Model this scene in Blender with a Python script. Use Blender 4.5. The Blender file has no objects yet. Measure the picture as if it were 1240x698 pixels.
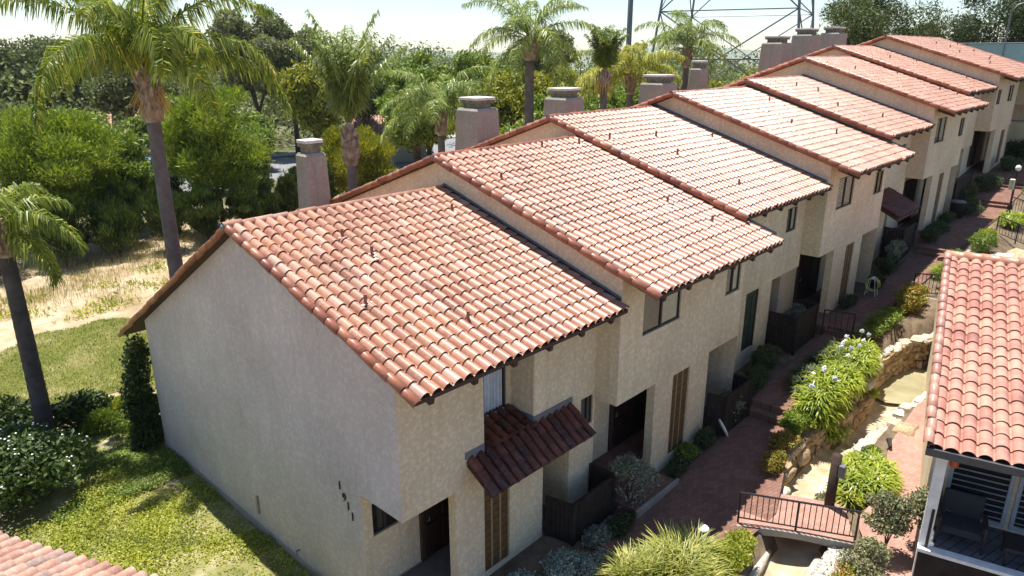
import bpy, math, random
import numpy as np
from mathutils import Vector, Matrix

random.seed(7)
RNG = np.random.default_rng(11)
SC = bpy.context.scene
COL = SC.collection
R = math.radians

# ------------------------------------------------------------------ helpers
def link(o, parent=None):
    COL.objects.link(o)
    if parent is not None:
        o.parent = parent
    return o

def tag(o, label=None, cat=None, group=None, kind=None):
    if label: o['label'] = label
    if cat: o['category'] = cat
    if group: o['group'] = group
    if kind: o['kind'] = kind
    return o

def empty(name, loc=(0, 0, 0), rz=0.0, label=None, cat=None, group=None):
    o = bpy.data.objects.new(name, None)
    o.empty_display_size = 0.2
    o.location = loc
    o.rotation_euler = (0, 0, rz)
    link(o)
    return tag(o, label, cat, group)

def mesh_np(name, V, F, smooth=False):
    """V (n,3) array, F (m,4) or (m,3) int array"""
    V = np.asarray(V, np.float32); F = np.asarray(F, np.int32)
    me = bpy.data.meshes.new(name)
    k = F.shape[1]
    me.vertices.add(len(V)); me.vertices.foreach_set('co', V.ravel())
    me.loops.add(F.size); me.loops.foreach_set('vertex_index', F.ravel())
    me.polygons.add(len(F))
    me.polygons.foreach_set('loop_start', np.arange(0, F.size, k, dtype=np.int32))
    me.polygons.foreach_set('loop_total', np.full(len(F), k, np.int32))
    me.update(calc_edges=True)
    me.polygons.foreach_set('use_smooth', np.full(len(F), bool(smooth)))
    return me

def obj_np(name, V, F, m, parent=None, smooth=False, loc=None):
    V = np.asarray(V, float)
    if parent is not None:
        V = to_local(parent, V)
    me = mesh_np(name, V, F, smooth)
    me.materials.append(m)
    o = bpy.data.objects.new(name, me)
    return link(o, parent)

def world_of(o):
    M = Matrix.LocRotScale(o.location, o.rotation_euler, o.scale)
    return world_of(o.parent) @ M if o.parent is not None else M

def to_local(parent, V):
    Mi = np.array(world_of(parent).inverted())
    return V @ Mi[:3, :3].T + Mi[:3, 3]

class MB:
    """collects shapes given in world space; build() links ONE mesh object"""
    def __init__(s): s.v = []; s.f = []
    def add(s, V, F):
        b = len(s.v)
        s.v += [tuple(map(float, p)) for p in V]
        s.f += [tuple(b + i for i in f) for f in F]
        return s
    def box(s, x0, x1, y0, y1, z0, z1, M=None):
        V = [(x0,y0,z0),(x1,y0,z0),(x1,y1,z0),(x0,y1,z0),(x0,y0,z1),(x1,y0,z1),(x1,y1,z1),(x0,y1,z1)]
        if M is not None: V = [tuple(M @ Vector(p)) for p in V]
        return s.add(V, [(3,2,1,0),(4,5,6,7),(0,1,5,4),(1,2,6,5),(2,3,7,6),(3,0,4,7)])
    def bbox(s, x0, x1, y0, y1, z0, z1, b=.02, M=None):
        """box with chamfered vertical edges and top"""
        P = [(x0+b,y0),(x1-b,y0),(x1,y0+b),(x1,y1-b),(x1-b,y1),(x0+b,y1),(x0,y1-b),(x0,y0+b)]
        cx, cy = (x0+x1)/2, (y0+y1)/2
        Q = [(p[0] + (b if p[0] < cx else -b), p[1] + (b if p[1] < cy else -b)) for p in P]
        V = [(p[0],p[1],z0) for p in P] + [(p[0],p[1],z1-b) for p in P] + [(q[0],q[1],z1) for q in Q]
        F = [tuple(range(7,-1,-1)), tuple(range(16,24))]
        for i in range(8):
            j = (i+1) % 8
            F += [(i,j,8+j,8+i),(8+i,8+j,16+j,16+i)]
        if M is not None: V = [tuple(M @ Vector(p)) for p in V]
        return s.add(V, F)
    def tube(s, pts, r, n=8, cap=True):
        pts = [Vector(p) for p in pts]
        rr = r if hasattr(r, '__len__') else [r]*len(pts)
        V = []; F = []
        for i, p in enumerate(pts):
            d = (pts[min(i+1, len(pts)-1)] - pts[max(i-1, 0)]).normalized()
            a = d.orthogonal().normalized() if abs(d.z) < .95 else Vector((1,0,0)).cross(d).normalized()
            if abs(d.z) < .95: a = Vector((0,0,1)).cross(d).normalized()
            b = d.cross(a)
            for k in range(n):
                t = 2*math.pi*k/n
                V.append(p + (a*math.cos(t) + b*math.sin(t))*rr[i])
        for i in range(len(pts)-1):
            for k in range(n):
                k2 = (k+1) % n
                F.append((i*n+k, i*n+k2, (i+1)*n+k2, (i+1)*n+k))
        if cap:
            F.append(tuple(range(n-1,-1,-1))); F.append(tuple((len(pts)-1)*n+k for k in range(n)))
        return s.add(V, F)
    def lathe(s, c, prof, n=16, cap=True):
        V = []; F = []
        for (r, z) in prof:
            for k in range(n):
                t = 2*math.pi*k/n
                V.append((c[0]+r*math.cos(t), c[1]+r*math.sin(t), c[2]+z))
        m = len(prof)
        for i in range(m-1):
            for k in range(n):
                k2 = (k+1) % n
                F.append((i*n+k, i*n+k2, (i+1)*n+k2, (i+1)*n+k))
        if cap:
            F.append(tuple(range(n-1,-1,-1))); F.append(tuple((m-1)*n+k for k in range(n)))
        return s.add(V, F)
    def quad(s, a, b, c, d): return s.add([a,b,c,d], [(0,1,2,3)])
    def poly(s, P): return s.add(P, [tuple(range(len(P)))])
    def rock(s, c, r, seed, squash=(1,1,.7)):
        rg = np.random.default_rng(seed)
        V = []; F = []; nu, nv = 9, 6
        ph = rg.uniform(0, 6.28, 6); am = rg.uniform(.05, .2, 3)
        fr = rg.integers(1, 4, 6)
        for j in range(nv+1):
            th = math.pi*j/nv
            for i in range(nu):
                f = 2*math.pi*i/nu
                d = np.array([math.sin(th)*math.cos(f), math.sin(th)*math.sin(f), math.cos(th)])
                k = 1 + am[0]*math.sin(fr[0]*2*d[0]+ph[0]) + am[1]*math.sin(fr[1]*2*d[1]+ph[1]) + am[2]*math.sin(fr[2]*2*d[2]+ph[2]) + rg.uniform(-.07,.07)*(0 < j < nv)
                d = np.sign(d)*np.abs(d)**.6
                V.append((c[0]+d[0]*r*squash[0]*k, c[1]+d[1]*r*squash[1]*k, c[2]+d[2]*r*squash[2]*k))
        for j in range(nv):
            for i in range(nu):
                i2 = (i+1) % nu
                F.append((j*nu+i, (j+1)*nu+i, (j+1)*nu+i2, j*nu+i2))
        return s.add(V, F)
    def build(s, name, m, parent=None, smooth=False):
        V = np.array(s.v, float)
        if parent is not None: V = to_local(parent, V)
        me = bpy.data.meshes.new(name)
        me.from_pydata([tuple(p) for p in V], [], s.f)
        me.polygons.foreach_set('use_smooth', np.full(len(me.polygons), bool(smooth)))
        me.materials.append(m); me.update()
        o = bpy.data.objects.new(name, me)
        return link(o, parent)

# ------------------------------------------------------------------ materials
def newmat(name):
    m = bpy.data.materials.new(name); m.use_nodes = True
    nt = m.node_tree
    return m, nt, nt.nodes['Principled BSDF'], nt.nodes['Material Output']

def N(nt, typ, **kw):
    n = nt.nodes.new(typ)
    for k, v in kw.items():
        if k.startswith('i_'): n.inputs[k[2:].replace('_', ' ')].default_value = v
        else: setattr(n, k, v)
    return n

def ramp(nt, fac, stops, interp='LINEAR'):
    r = nt.nodes.new('ShaderNodeValToRGB')
    r.color_ramp.interpolation = interp
    e = r.color_ramp.elements
    while len(e) < len(stops): e.new(.5)
    for el, (p, c) in zip(e, stops):
        el.position = p; el.color = (*c, 1)
    nt.links.new(fac, r.inputs[0])
    return r.outputs[0]

def noise(nt, scale, detail=4, rough=.55, vec=None, dist=0.0):
    n = N(nt, 'ShaderNodeTexNoise')
    n.inputs['Scale'].default_value = scale; n.inputs['Detail'].default_value = detail
    n.inputs['Roughness'].default_value = rough; n.inputs['Distortion'].default_value = dist
    if vec is None:
        vec = nt.nodes.new('ShaderNodeTexCoord').outputs['Object']
    nt.links.new(vec, n.inputs['Vector'])
    return n.outputs['Fac']

def mixc(nt, a, b, fac, mode='MIX'):
    m = nt.nodes.new('ShaderNodeMix'); m.data_type = 'RGBA'; m.blend_type = mode
    for sock, v in ((m.inputs[0], fac), (m.inputs[6], a), (m.inputs[7], b)):
        if hasattr(v, 'is_linked') or hasattr(v, 'links'): nt.links.new(v, sock)
        else: sock.default_value = v if not isinstance(v, tuple) else (*v, 1)
    return m.outputs[2]

def bump(nt, h, strength, dist, bs):
    b = nt.nodes.new('ShaderNodeBump'); b.inputs['Strength'].default_value = strength
    b.inputs['Distance'].default_value = dist
    nt.links.new(h, b.inputs['Height']); nt.links.new(b.outputs[0], bs.inputs['Normal'])

def m_noise(name, stops, scale, rough=.85, bmp=0.0, bdist=.02, detail=5, bscale=None, spec=.3, metal=0.0):
    m, nt, bs, out = newmat(name)
    f = noise(nt, scale, detail)
    nt.links.new(ramp(nt, f, stops), bs.inputs['Base Color'])
    bs.inputs['Roughness'].default_value = rough
    bs.inputs['Specular IOR Level'].default_value = spec
    bs.inputs['Metallic'].default_value = metal
    if bmp: bump(nt, noise(nt, bscale or scale*3, 4), bmp, bdist, bs)
    return m

def m_plain(name, c, rough=.6, spec=.4, metal=0.0, var=.12):
    a = tuple(x*(1-var) for x in c); b = tuple(min(1, x*(1+var)) for x in c)
    return m_noise(name, [(.3, a), (.7, b)], 6.0, rough, spec=spec, metal=metal)

def m_leaf(name, stops, trans=.3, rough=.5, spec=.35, tcol=None):
    m, nt, bs, out = newmat(name)
    g = nt.nodes.new('ShaderNodeNewGeometry')
    rnd = g.outputs['Random Per Island']
    col = ramp(nt, rnd, stops)
    # big clumps of lighter and darker growth
    cl = noise(nt, .9, 2)
    col = mixc(nt, col, ramp(nt, cl, [(.35, (.92, .97, .86)), (.65, (1.5, 1.45, 1.28))]), 1.0, 'MULTIPLY')
    nt.links.new(col, bs.inputs['Base Color'])
    bs.inputs['Roughness'].default_value = rough
    bs.inputs['Specular IOR Level'].default_value = spec
    t = nt.nodes.new('ShaderNodeBsdfTranslucent')
    tc = mixc(nt, col, (1.5, 1.5, .7), 1.0, 'MULTIPLY')
    nt.links.new(tc, t.inputs['Color'])
    mx = nt.nodes.new('ShaderNodeMixShader'); mx.inputs[0].default_value = trans
    nt.links.new(bs.outputs[0], mx.inputs[1]); nt.links.new(t.outputs[0], mx.inputs[2])
    nt.links.new(mx.outputs[0], out.inputs['Surface'])
    return m

def m_tile(name, stops, purple=.35, lichen=.55):
    m, nt, bs, out = newmat(name)
    g = nt.nodes.new('ShaderNodeNewGeometry')
    col = ramp(nt, g.outputs['Random Per Island'], stops)
    f1 = noise(nt, 5.5, 5, .65)
    col = mixc(nt, col, (.20, .09, .07), ramp(nt, f1, [(.50, (0, 0, 0)), (.74, (purple,)*3)]))
    f2 = noise(nt, 11.0, 4, .7)
    col = mixc(nt, col, (.62, .50, .40), ramp(nt, f2, [(.48, (0, 0, 0)), (.72, (lichen,)*3)]))
    tcs = nt.nodes.new('ShaderNodeTexCoord').outputs['Object']; mps = N(nt, 'ShaderNodeMapping'); mps.inputs['Scale'].default_value = (2.6, .35, .35); nt.links.new(tcs, mps.inputs[0])
    f3 = noise(nt, .9, 5, .65, mps.outputs[0])
    col = mixc(nt, col, ramp(nt, f3, [(.32, (.70, .68, .70)), (.5, (1.0, .99, .98)), (.7, (1.14, 1.13, 1.12))]), 1.0, 'MULTIPLY')
    nt.links.new(col, bs.inputs['Base Color'])
    bs.inputs['Roughness'].default_value = .40
    bs.inputs['Specular IOR Level'].default_value = .5
    bump(nt, noise(nt, 60, 3), .25, .004, bs)
    return m

def m_stucco(name, base, seed=0.0, spots=.6, streak=.8):
    m, nt, bs, out = newmat(name)
    tc = nt.nodes.new('ShaderNodeTexCoord').outputs['Object']
    mp = N(nt, 'ShaderNodeMapping'); mp.inputs['Location'].default_value = (seed, seed*2, 0)
    nt.links.new(tc, mp.inputs[0]); v = mp.outputs[0]
    lace = noise(nt, 10.5, 2, .45, v, .35)
    lr = ramp(nt, lace, [(.50, (0, 0, 0)), (.60, (1, 1, 1))])
    dark = tuple(x*(1-.10*spots) for x in base); lite = tuple(min(1, x*(1+.16*spots)) for x in base)
    col = mixc(nt, dark, lite, lr)
    big = noise(nt, .55, 5, .6, v)
    col = mixc(nt, col, ramp(nt, big, [(.3, (.86, .84, .82)), (.7, (1.06, 1.05, 1.04))]), 1.0, 'MULTIPLY')
    # rain streaks
    mp2 = N(nt, 'ShaderNodeMapping'); mp2.inputs['Scale'].default_value = (3.5, 3.5, .18)
    nt.links.new(tc, mp2.inputs[0])
    st = noise(nt, 1.6, 4, .6, mp2.outputs[0])
    col = mixc(nt, col, ramp(nt, st, [(.25, (.84, .83, .81)), (.5, (1, 1, 1))]), streak, 'MULTIPLY')
    nt.links.new(col, bs.inputs['Base Color'])
    bs.inputs['Roughness'].default_value = .95; bs.inputs['Specular IOR Level'].default_value = .15
    bump(nt, lace, .6, .02, bs)
    return m

def m_glass(name='window_glass'):
    m, nt, bs, out = newmat(name)
    nt.nodes.remove(bs)
    tr = nt.nodes.new('ShaderNodeBsdfTransparent'); tr.inputs[0].default_value = (.93, .95, .95, 1)
    gl = nt.nodes.new('ShaderNodeBsdfGlossy'); gl.inputs['Roughness'].default_value = .03
    fr = nt.nodes.new('ShaderNodeFresnel'); fr.inputs[0].default_value = 1.6
    ad = nt.nodes.new('ShaderNodeMath'); ad.operation = 'ADD'; ad.inputs[1].default_value = .06
    nt.links.new(fr.outputs[0], ad.inputs[0])
    mx = nt.nodes.new('ShaderNodeMixShader')
    nt.links.new(ad.outputs[0], mx.inputs[0]); nt.links.new(tr.outputs[0], mx.inputs[1]); nt.links.new(gl.outputs[0], mx.inputs[2])
    nt.links.new(mx.outputs[0], out.inputs['Surface'])
    return m

def m_brick(name, c1, c2, mortar, scale, rot=0.0):
    m, nt, bs, out = newmat(name)
    tc = nt.nodes.new('ShaderNodeTexCoord').outputs['Object']
    mp = N(nt, 'ShaderNodeMapping'); mp.inputs['Rotation'].default_value = (0, 0, rot)
    nt.links.new(tc, mp.inputs[0])
    b = N(nt, 'ShaderNodeTexBrick'); b.inputs['Scale'].default_value = scale
    b.inputs['Color1'].default_value = (*c1, 1); b.inputs['Color2'].default_value = (*c2, 1)
    b.inputs['Mortar'].default_value = (*mortar, 1); b.inputs['Mortar Size'].default_value = .015
    b.inputs['Brick Width'].default_value = .5; b.inputs['Row Height'].default_value = .25
    nt.links.new(mp.outputs[0], b.inputs['Vector'])
    f = noise(nt, 1.3, 5, .65)
    col = mixc(nt, b.outputs['Color'], ramp(nt, f, [(.3, (.75, .74, .76)), (.7, (1.12, 1.1, 1.08))]), 1.0, 'MULTIPLY')
    nt.links.new(col, bs.inputs['Base Color'])
    bs.inputs['Roughness'].default_value = .9; bs.inputs['Specular IOR Level'].default_value = .2
    return m

T = {}
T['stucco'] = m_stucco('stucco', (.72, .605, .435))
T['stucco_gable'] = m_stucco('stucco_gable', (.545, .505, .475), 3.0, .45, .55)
T['stucco_chimney'] = m_stucco('stucco_chimney', (.33, .312, .272), 5.0, .5)
TS = [(0, (.29, .12, .072)), (.2, (.365, .17, .108)), (.5, (.415, .215, .143)), (.75, (.405, .19, .112)), (.9, (.49, .31, .235)), (1, (.30, .125, .085))]
T['tile'] = m_tile('clay_roof_tile', TS, .34, .36)
T['tile_red'] = m_tile('clay_rake_tile', [(0, (.22, .07, .042)), (.5, (.31, .105, .058)), (1, (.38, .155, .085))], .35, .15)
T['tile_dark'] = m_tile('weathered_awning_tile', [(0, (.06, .018, .010)), (.35, (.12, .028, .013)), (.7, (.16, .04, .018)), (1, (.05, .024, .017))], .6, .06)  # tile tones darkened so the colour holds the shade under the eaves
T['tile_plum'] = m_tile('blended_roof_tile', [(0, (.40, .17, .125)), (.4, (.48, .225, .165)), (.8, (.53, .28, .20)), (1, (.38, .16, .125))], .5, .3)
T['tile_near'] = m_tile('mottled_roof_tile', [(0, (.30, .17, .14)), (.3, (.42, .22, .16)), (.6, (.47, .28, .21)), (1, (.26, .19, .17))], .3)
T['deck_wood'] = m_plain('dark_eave_wood', (.06, .035, .025), .8)
T['flash'] = m_plain('grey_flashing', (.15, .17, .19), .6)
T['gutter'] = m_plain('dark_valley_gutter', (.035, .022, .02), .8)  # dark brown stands in for shade in the roof-to-wall gap
T['pipe'] = m_plain('vent_pipe_paint', (.26, .11, .075), .6)
T['mastic'] = m_plain('white_mastic', (.66, .55, .47), .8)
T['glass'] = m_glass()
T['frame'] = m_plain('bronze_frame', (.035, .035, .037), .45)
T['blind_tan'] = m_plain('tan_blind', (.74, .68, .54), .8)
T['blind_grey'] = m_plain('grey_screen', (.22, .205, .19), .8)
T['curtain'] = m_plain('blue_grey_curtain', (.78, .82, .88), .9)
T['black'] = m_plain('dark_interior', (.012, .012, .013), .9)
T['door_dark'] = m_noise('dark_brown_door', [(.3, (.025, .014, .011)), (.7, (.05, .024, .018))], 5, .5)
T['door_red'] = m_noise('dark_red_door', [(.3, (.022, .011, .01)), (.7, (.04, .016, .013))], 5, .6)
T['door_green'] = m_noise('dark_green_door', [(.3, (.018, .035, .03)), (.7, (.03, .05, .042))], 5, .5)
T['slat'] = m_noise('brown_slat_wood', [(.3, (.10, .05, .018)), (.7, (.17, .092, .034))], 9, .6)
T['slat_gap'] = m_plain('pale_slat_gap', (.30, .24, .15), .7)
T['fence_wood'] = m_noise('dark_fence_wood', [(.3, (.02, .014, .012)), (.7, (.042, .03, .025))], 5, .85)
T['iron'] = m_plain('black_iron', (.022, .02, .02), .5)
T['white'] = m_plain('white_paint', (.78, .77, .74), .6)
T['cap'] = m_noise('chimney_cap_concrete', [(.35, (.52, .5, .45)), (.65, (.72, .7, .66))], 4, .9)
T['cap_side'] = m_noise('mossy_cap_side', [(.35, (.12, .13, .095)), (.65, (.26, .24, .18))], 5, .95)  # darker tone for the neck and cap base
T['concrete'] = m_noise('concrete', [(.3, (.25, .225, .2)), (.7, (.36, .33, .29))], 2.2, .9, .2, .01)
T['brick'] = m_brick('red_brick_paving', (.19, .10, .073), (.25, .138, .104), (.10, .065, .053), 2.7, .3)  # brick darkened so the colour holds the house shade on the path
T['brick_lit'] = m_brick('rose_brick_paving', (.36, .20, .155), (.42, .25, .20), (.27, .17, .135), 2.7, .25)  # paler copy of the brick with the sunlight put into its colour
T['soil'] = m_noise('garden_soil', [(.3, (.07, .05, .035)), (.7, (.17, .125, .085))], 2.5, .95, .5, .04)
def m_stone(name, tones, bs_=9):
    m, nt, bs, out = newmat(name)
    g = nt.nodes.new('ShaderNodeNewGeometry')
    col = ramp(nt, g.outputs['Random Per Island'], tones)
    f = noise(nt, 4.5, 6, .7)
    col = mixc(nt, col, ramp(nt, f, [(.3, (.55, .52, .48)), (.5, (.95, .93, .9)), (.7, (1.2, 1.18, 1.12))]), 1.0, 'MULTIPLY')
    nt.links.new(col, bs.inputs['Base Color']); bs.inputs['Roughness'].default_value = .95; bs.inputs['Specular IOR Level'].default_value = .15
    bump(nt, noise(nt, bs_, 6, .7), .9, .05, bs)
    return m
T['stone'] = m_stone('tan_field_stone_pieces', [(0, (.30, .20, .115)), (.4, (.42, .31, .19)), (.7, (.50, .39, .26)), (1, (.36, .28, .19))])
T['stone_plain'] = m_noise('tan_field_stone', [(.3, (.33, .22, .12)), (.5, (.50, .37, .22)), (.72, (.62, .50, .33))], 2.2, .9, .6, .03, bscale=9)
T['stone_white'] = m_stone('pale_edging_stone_pieces', [(0, (.46, .40, .31)), (.5, (.60, .55, .46)), (1, (.70, .66, .58))], 12)
T['stone_white_plain'] = m_noise('pale_edging_stone', [(.3, (.42, .36, .27)), (.5, (.6, .55, .46)), (.7, (.72, .68, .6))], 3.0, .9, .5, .02, bscale=12)
T['bed'] = m_noise('sandy_stream_bed', [(.3, (.34, .255, .155)), (.5, (.47, .38, .25)), (.72, (.60, .53, .40))], 2.2, .9, .3, .02, bscale=8)
T['trunk'] = m_noise('palm_trunk', [(.3, (.10, .088, .082)), (.7, (.19, .168, .158))], 3.0, .95, .6, .02, bscale=16)
T['trunk_dark'] = m_noise('dark_palm_trunk', [(.3, (.045, .04, .042)), (.7, (.10, .09, .09))], 3.0, .95, .6, .02, bscale=16)  # trunk tone darkened to put the backlit shade into the colour
T['boot'] = m_noise('palm_leaf_bases', [(.3, (.15, .10, .07)), (.5, (.30, .23, .17)), (.7, (.44, .37, .30))], 4.0, .95, .6, .03)
T['bark'] = m_noise('tree_bark', [(.3, (.06, .045, .035)), (.7, (.14, .105, .08))], 5.0, .95, .6, .02)
T['flower_tuft'] = m_leaf('orange_flower_stalk', [(0, (.36, .22, .07)), (.6, (.46, .31, .11)), (1, (.52, .41, .2))], .2)
PALM = [(0, (.07, .11, .02)), (.45, (.13, .18, .03)), (.8, (.22, .26, .045)), (1, (.42, .38, .10))]
T['palm'] = m_leaf('palm_frond', PALM, .34, .42, .35)
T['palm_far'] = m_leaf('palm_frond_distant', [(0, (.08, .125, .03)), (.5, (.15, .205, .05)), (1, (.28, .31, .09))], .25, .42, .5)
T['palm_yellow'] = m_leaf('palm_frond_yellow', [(0, (.12, .15, .028)), (.5, (.24, .255, .045)), (1, (.42, .38, .08))], .3, .45, .4)
T['leaf_bright'] = m_leaf('bright_green_foliage', [(0, (.085, .13, .017)), (.5, (.155, .21, .026)), (1, (.26, .31, .045))], .3)
T['leaf_olive'] = m_leaf('olive_foliage', [(0, (.13, .145, .018)), (.5, (.20, .205, .022)), (1, (.28, .27, .04))], .3)
T['leaf_mid'] = m_leaf('mid_green_foliage', [(0, (.08, .125, .025)), (.5, (.14, .195, .036)), (1, (.22, .27, .06))], .28)
T['leaf_dark'] = m_leaf('dark_green_foliage', [(0, (.018, .034, .010)), (.6, (.036, .06, .016)), (1, (.075, .10, .027))], .2)
T['leaf_euc'] = m_leaf('eucalyptus_foliage', [(0, (.085, .10, .05)), (.5, (.14, .155, .08)), (1, (.22, .225, .13))], .22)
T['leaf_far'] = m_leaf('distant_foliage', [(0, (.075, .095, .045)), (.5, (.12, .145, .072)), (1, (.18, .20, .115))], .2, .7, .1)
T['leaf_pine'] = m_leaf('pine_foliage', [(0, (.03, .045, .012)), (.5, (.058, .08, .02)), (1, (.105, .125, .034))], .22)
T['leaf_lime'] = m_leaf('lime_ground_cover', [(0, (.15, .185, .022)), (.5, (.25, .275, .03)), (1, (.36, .36, .08))], .3)
T['leaf_agap'] = m_leaf('strap_leaf', [(0, (.12, .18, .018)), (.5, (.22, .28, .03)), (1, (.38, .39, .08))], .3, .35, .5)
T['leaf_grass'] = m_leaf('ornamental_grass', [(0, (.16, .19, .045)), (.5, (.27, .285, .075)), (1, (.42, .39, .16))], .3, .45)
T['leaf_silver'] = m_leaf('silver_foliage', [(0, (.17, .20, .19)), (.6, (.29, .33, .32)), (1, (.42, .45, .42))], .15)
T['leaf_greyish'] = m_leaf('grey_green_foliage', [(0, (.11, .12, .06)), (.5, (.20, .20, .11)), (.8, (.29, .26, .19)), (1, (.20, .22, .10))], .2)
T['leaf_rust'] = m_leaf('rust_tinted_foliage', [(0, (.12, .15, .02)), (.5, (.24, .23, .04)), (.8, (.36, .22, .07)), (1, (.33, .13, .06))], .25)
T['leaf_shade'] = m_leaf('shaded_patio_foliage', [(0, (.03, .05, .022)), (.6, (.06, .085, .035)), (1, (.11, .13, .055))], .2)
T['leaf_dusty'] = m_leaf('dusty_patio_foliage', [(0, (.13, .14, .12)), (.6, (.22, .23, .19)), (1, (.30, .29, .24))], .15)
T['petal_blue'] = m_plain('pale_blue_petals', (.60, .61, .76), .8)
T['petal_white'] = m_plain('white_petals', (.85, .85, .8), .7)
T['leaf_bush'] = m_leaf('bush_foliage', [(0, (.025, .05, .014)), (.5, (.05, .085, .022)), (1, (.10, .14, .038))], .2)
T['leaf_lawn'] = m_leaf('lawn_blades', [(0, (.10, .125, .028)), (.6, (.16, .18, .045)), (1, (.27, .25, .10))], .15, .7, .1)
T['dry_grass'] = m_leaf('dry_grass', [(0, (.27, .215, .12)), (.5, (.38, .315, .19)), (1, (.30, .29, .13))], .2, .8, .1)
T['gravel'] = m_noise('grey_gravel', [(.3, (.3, .28, .25)), (.7, (.6, .57, .52))], 14, .9, .8, .03)
T['asphalt'] = m_noise('street_asphalt', [(.3, (.16, .16, .165)), (.7, (.24, .24, .245))], 1.5, .9)
T['metal'] = m_plain('galvanised_steel', (.15, .165, .18), .5, metal=.2)
T['teal'] = m_plain('teal_windscreen', (.22, .36, .36), .8)
T['fascia'] = m_plain('grey_fascia', (.08, .08, .085), .5)
T['louver'] = m_plain('blue_grey_louver', (.30, .33, .38), .5)
T['deck_tile'] = m_brick('grey_deck_tile', (.13, .135, .155), (.16, .165, .18), (.05, .05, .058), 1.4, .24)
T['rope'] = m_plain('dark_cushion', (.03, .032, .04), .9)

T['paving_dark'] = m_noise('dark_paving', [(.3, (.10, .085, .08)), (.7, (.17, .15, .14))], 3, .9)
# ------------------------------------------------------------------ terrain
def smooth(a, b, x):
    t = np.clip((np.asarray(x, float)-a)/(b-a), 0, 1)
    return t*t*(3-2*t)
PX = [-40, 0, 3, 6, 8.2, 10, 12.5, 13.1, 18.6, 19.2, 24, 29.5, 30.1, 35, 39.5, 40.2, 43, 43.6, 48, 80]
PZ = [.55, .6, .70, .76, .85, 1.0, 1.1, 1.5, 1.95, 2.15, 2.3, 2.7, 3.0, 3.3, 3.5, 3.8, 4.1, 4.4, 4.8, 5.2]
def pz(x): return np.interp(x, PX, PZ)
BED = np.array([(2, -10.6, -.25, .5), (7.2, -9.75, .0, .45), (8.6, -9.62, .08, .5), (9.9, -9.2, .15, .5), (11.2, -8.72, .22, .44),
                (12.8, -8.68, .3, .40), (14.5, -8.98, .38, .34), (16.2, -9.02, .45, .36), (17.6, -8.9, .5, .6), (18.8, -9.1, .5, .8), (20.2, -9.35, .5, .85), (21.4, -9.9, .5, .75)])
def bed_info(x, y):
    """distance to the stream edge (negative inside) and bed height"""
    x = np.asarray(x, float); y = np.asarray(y, float)
    best = np.full(x.shape, 1e9); bz = np.zeros(x.shape)
    for a, b in zip(BED[:-1], BED[1:]):
        d = b[:2]-a[:2]; L = d@d
        t = np.clip(((x-a[0])*d[0]+(y-a[1])*d[1])/L, 0, 1)
        dist = np.hypot(x-(a[0]+t*d[0]), y-(a[1]+t*d[1])) - (a[3]+t*(b[3]-a[3]))
        z = a[2]+t*(b[2]-a[2])
        k = dist < best
        best = np.where(k, dist, best); bz = np.where(k, z, bz)
    return best, bz
def hback(x, y):
    x = np.asarray(x, float); y = np.asarray(y, float)
    return .085*np.clip(x-8, 0, 45)*(1-smooth(14, 30, y)) + .1*np.sin(x*.5+1)*np.sin(y*.4)*smooth(9.5, 14, y)
def court(x, y):
    z = pz(x) - .05
    # planter between the path and the stream is banked up; ground by the right path is level with the bridge
    side = smooth(-8.6, -9.6, y)
    right = np.interp(x, [0, 9, 14, 20, 28, 34, 45], [.45, .62, .72, .95, 2.0, 2.9, 3.9])
    z = z*(1-side) + right*side
    pl = np.exp(-((x-14.2)/3.0)**2*1.2)*smooth(-7.3, -7.7, y)*smooth(-8.75, -8.3, y)
    return z + .12*pl
def H(x, y):
    x = np.asarray(x, float); y = np.asarray(y, float)
    k = smooth(-1.0, -4.0, y)*smooth(-.6, .8, x)
    z = hback(x, y)*(1-k) + court(x, y)*k
    d, bz = bed_info(x, y)
    w = smooth(.22, -.02, d)
    z = np.where(d < .22, z*(1-w) + (bz-.06)*w, z)
    return z
def Hs(x, y): return float(H(np.array([x]), np.array([y]))[0])

def grid_sheet(name, xs, ys, zf, m, mask=None, kind='structure', smoothf=True):
    X, Y = np.meshgrid(xs, ys)
    Z = zf(X, Y)
    nx, ny = len(xs), len(ys)
    V = np.stack([X.ravel(), Y.ravel(), Z.ravel()], 1)
    i, j = np.meshgrid(np.arange(nx-1), np.arange(ny-1))
    a = (j*nx+i).ravel()
    F = np.stack([a, a+1, a+nx+1, a+nx], 1)
    if mask is not None:
        cx = (X[:-1, :-1]+X[1:, 1:]).ravel()/2; cy = (Y[:-1, :-1]+Y[1:, 1:]).ravel()/2
        F = F[mask(cx, cy)]
        u, inv = np.unique(F, return_inverse=True)
        V = V[u]; F = inv.reshape(F.shape)
    o = obj_np(name, V, F, m, smooth=smoothf)
    o['kind'] = kind
    return o

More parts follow.
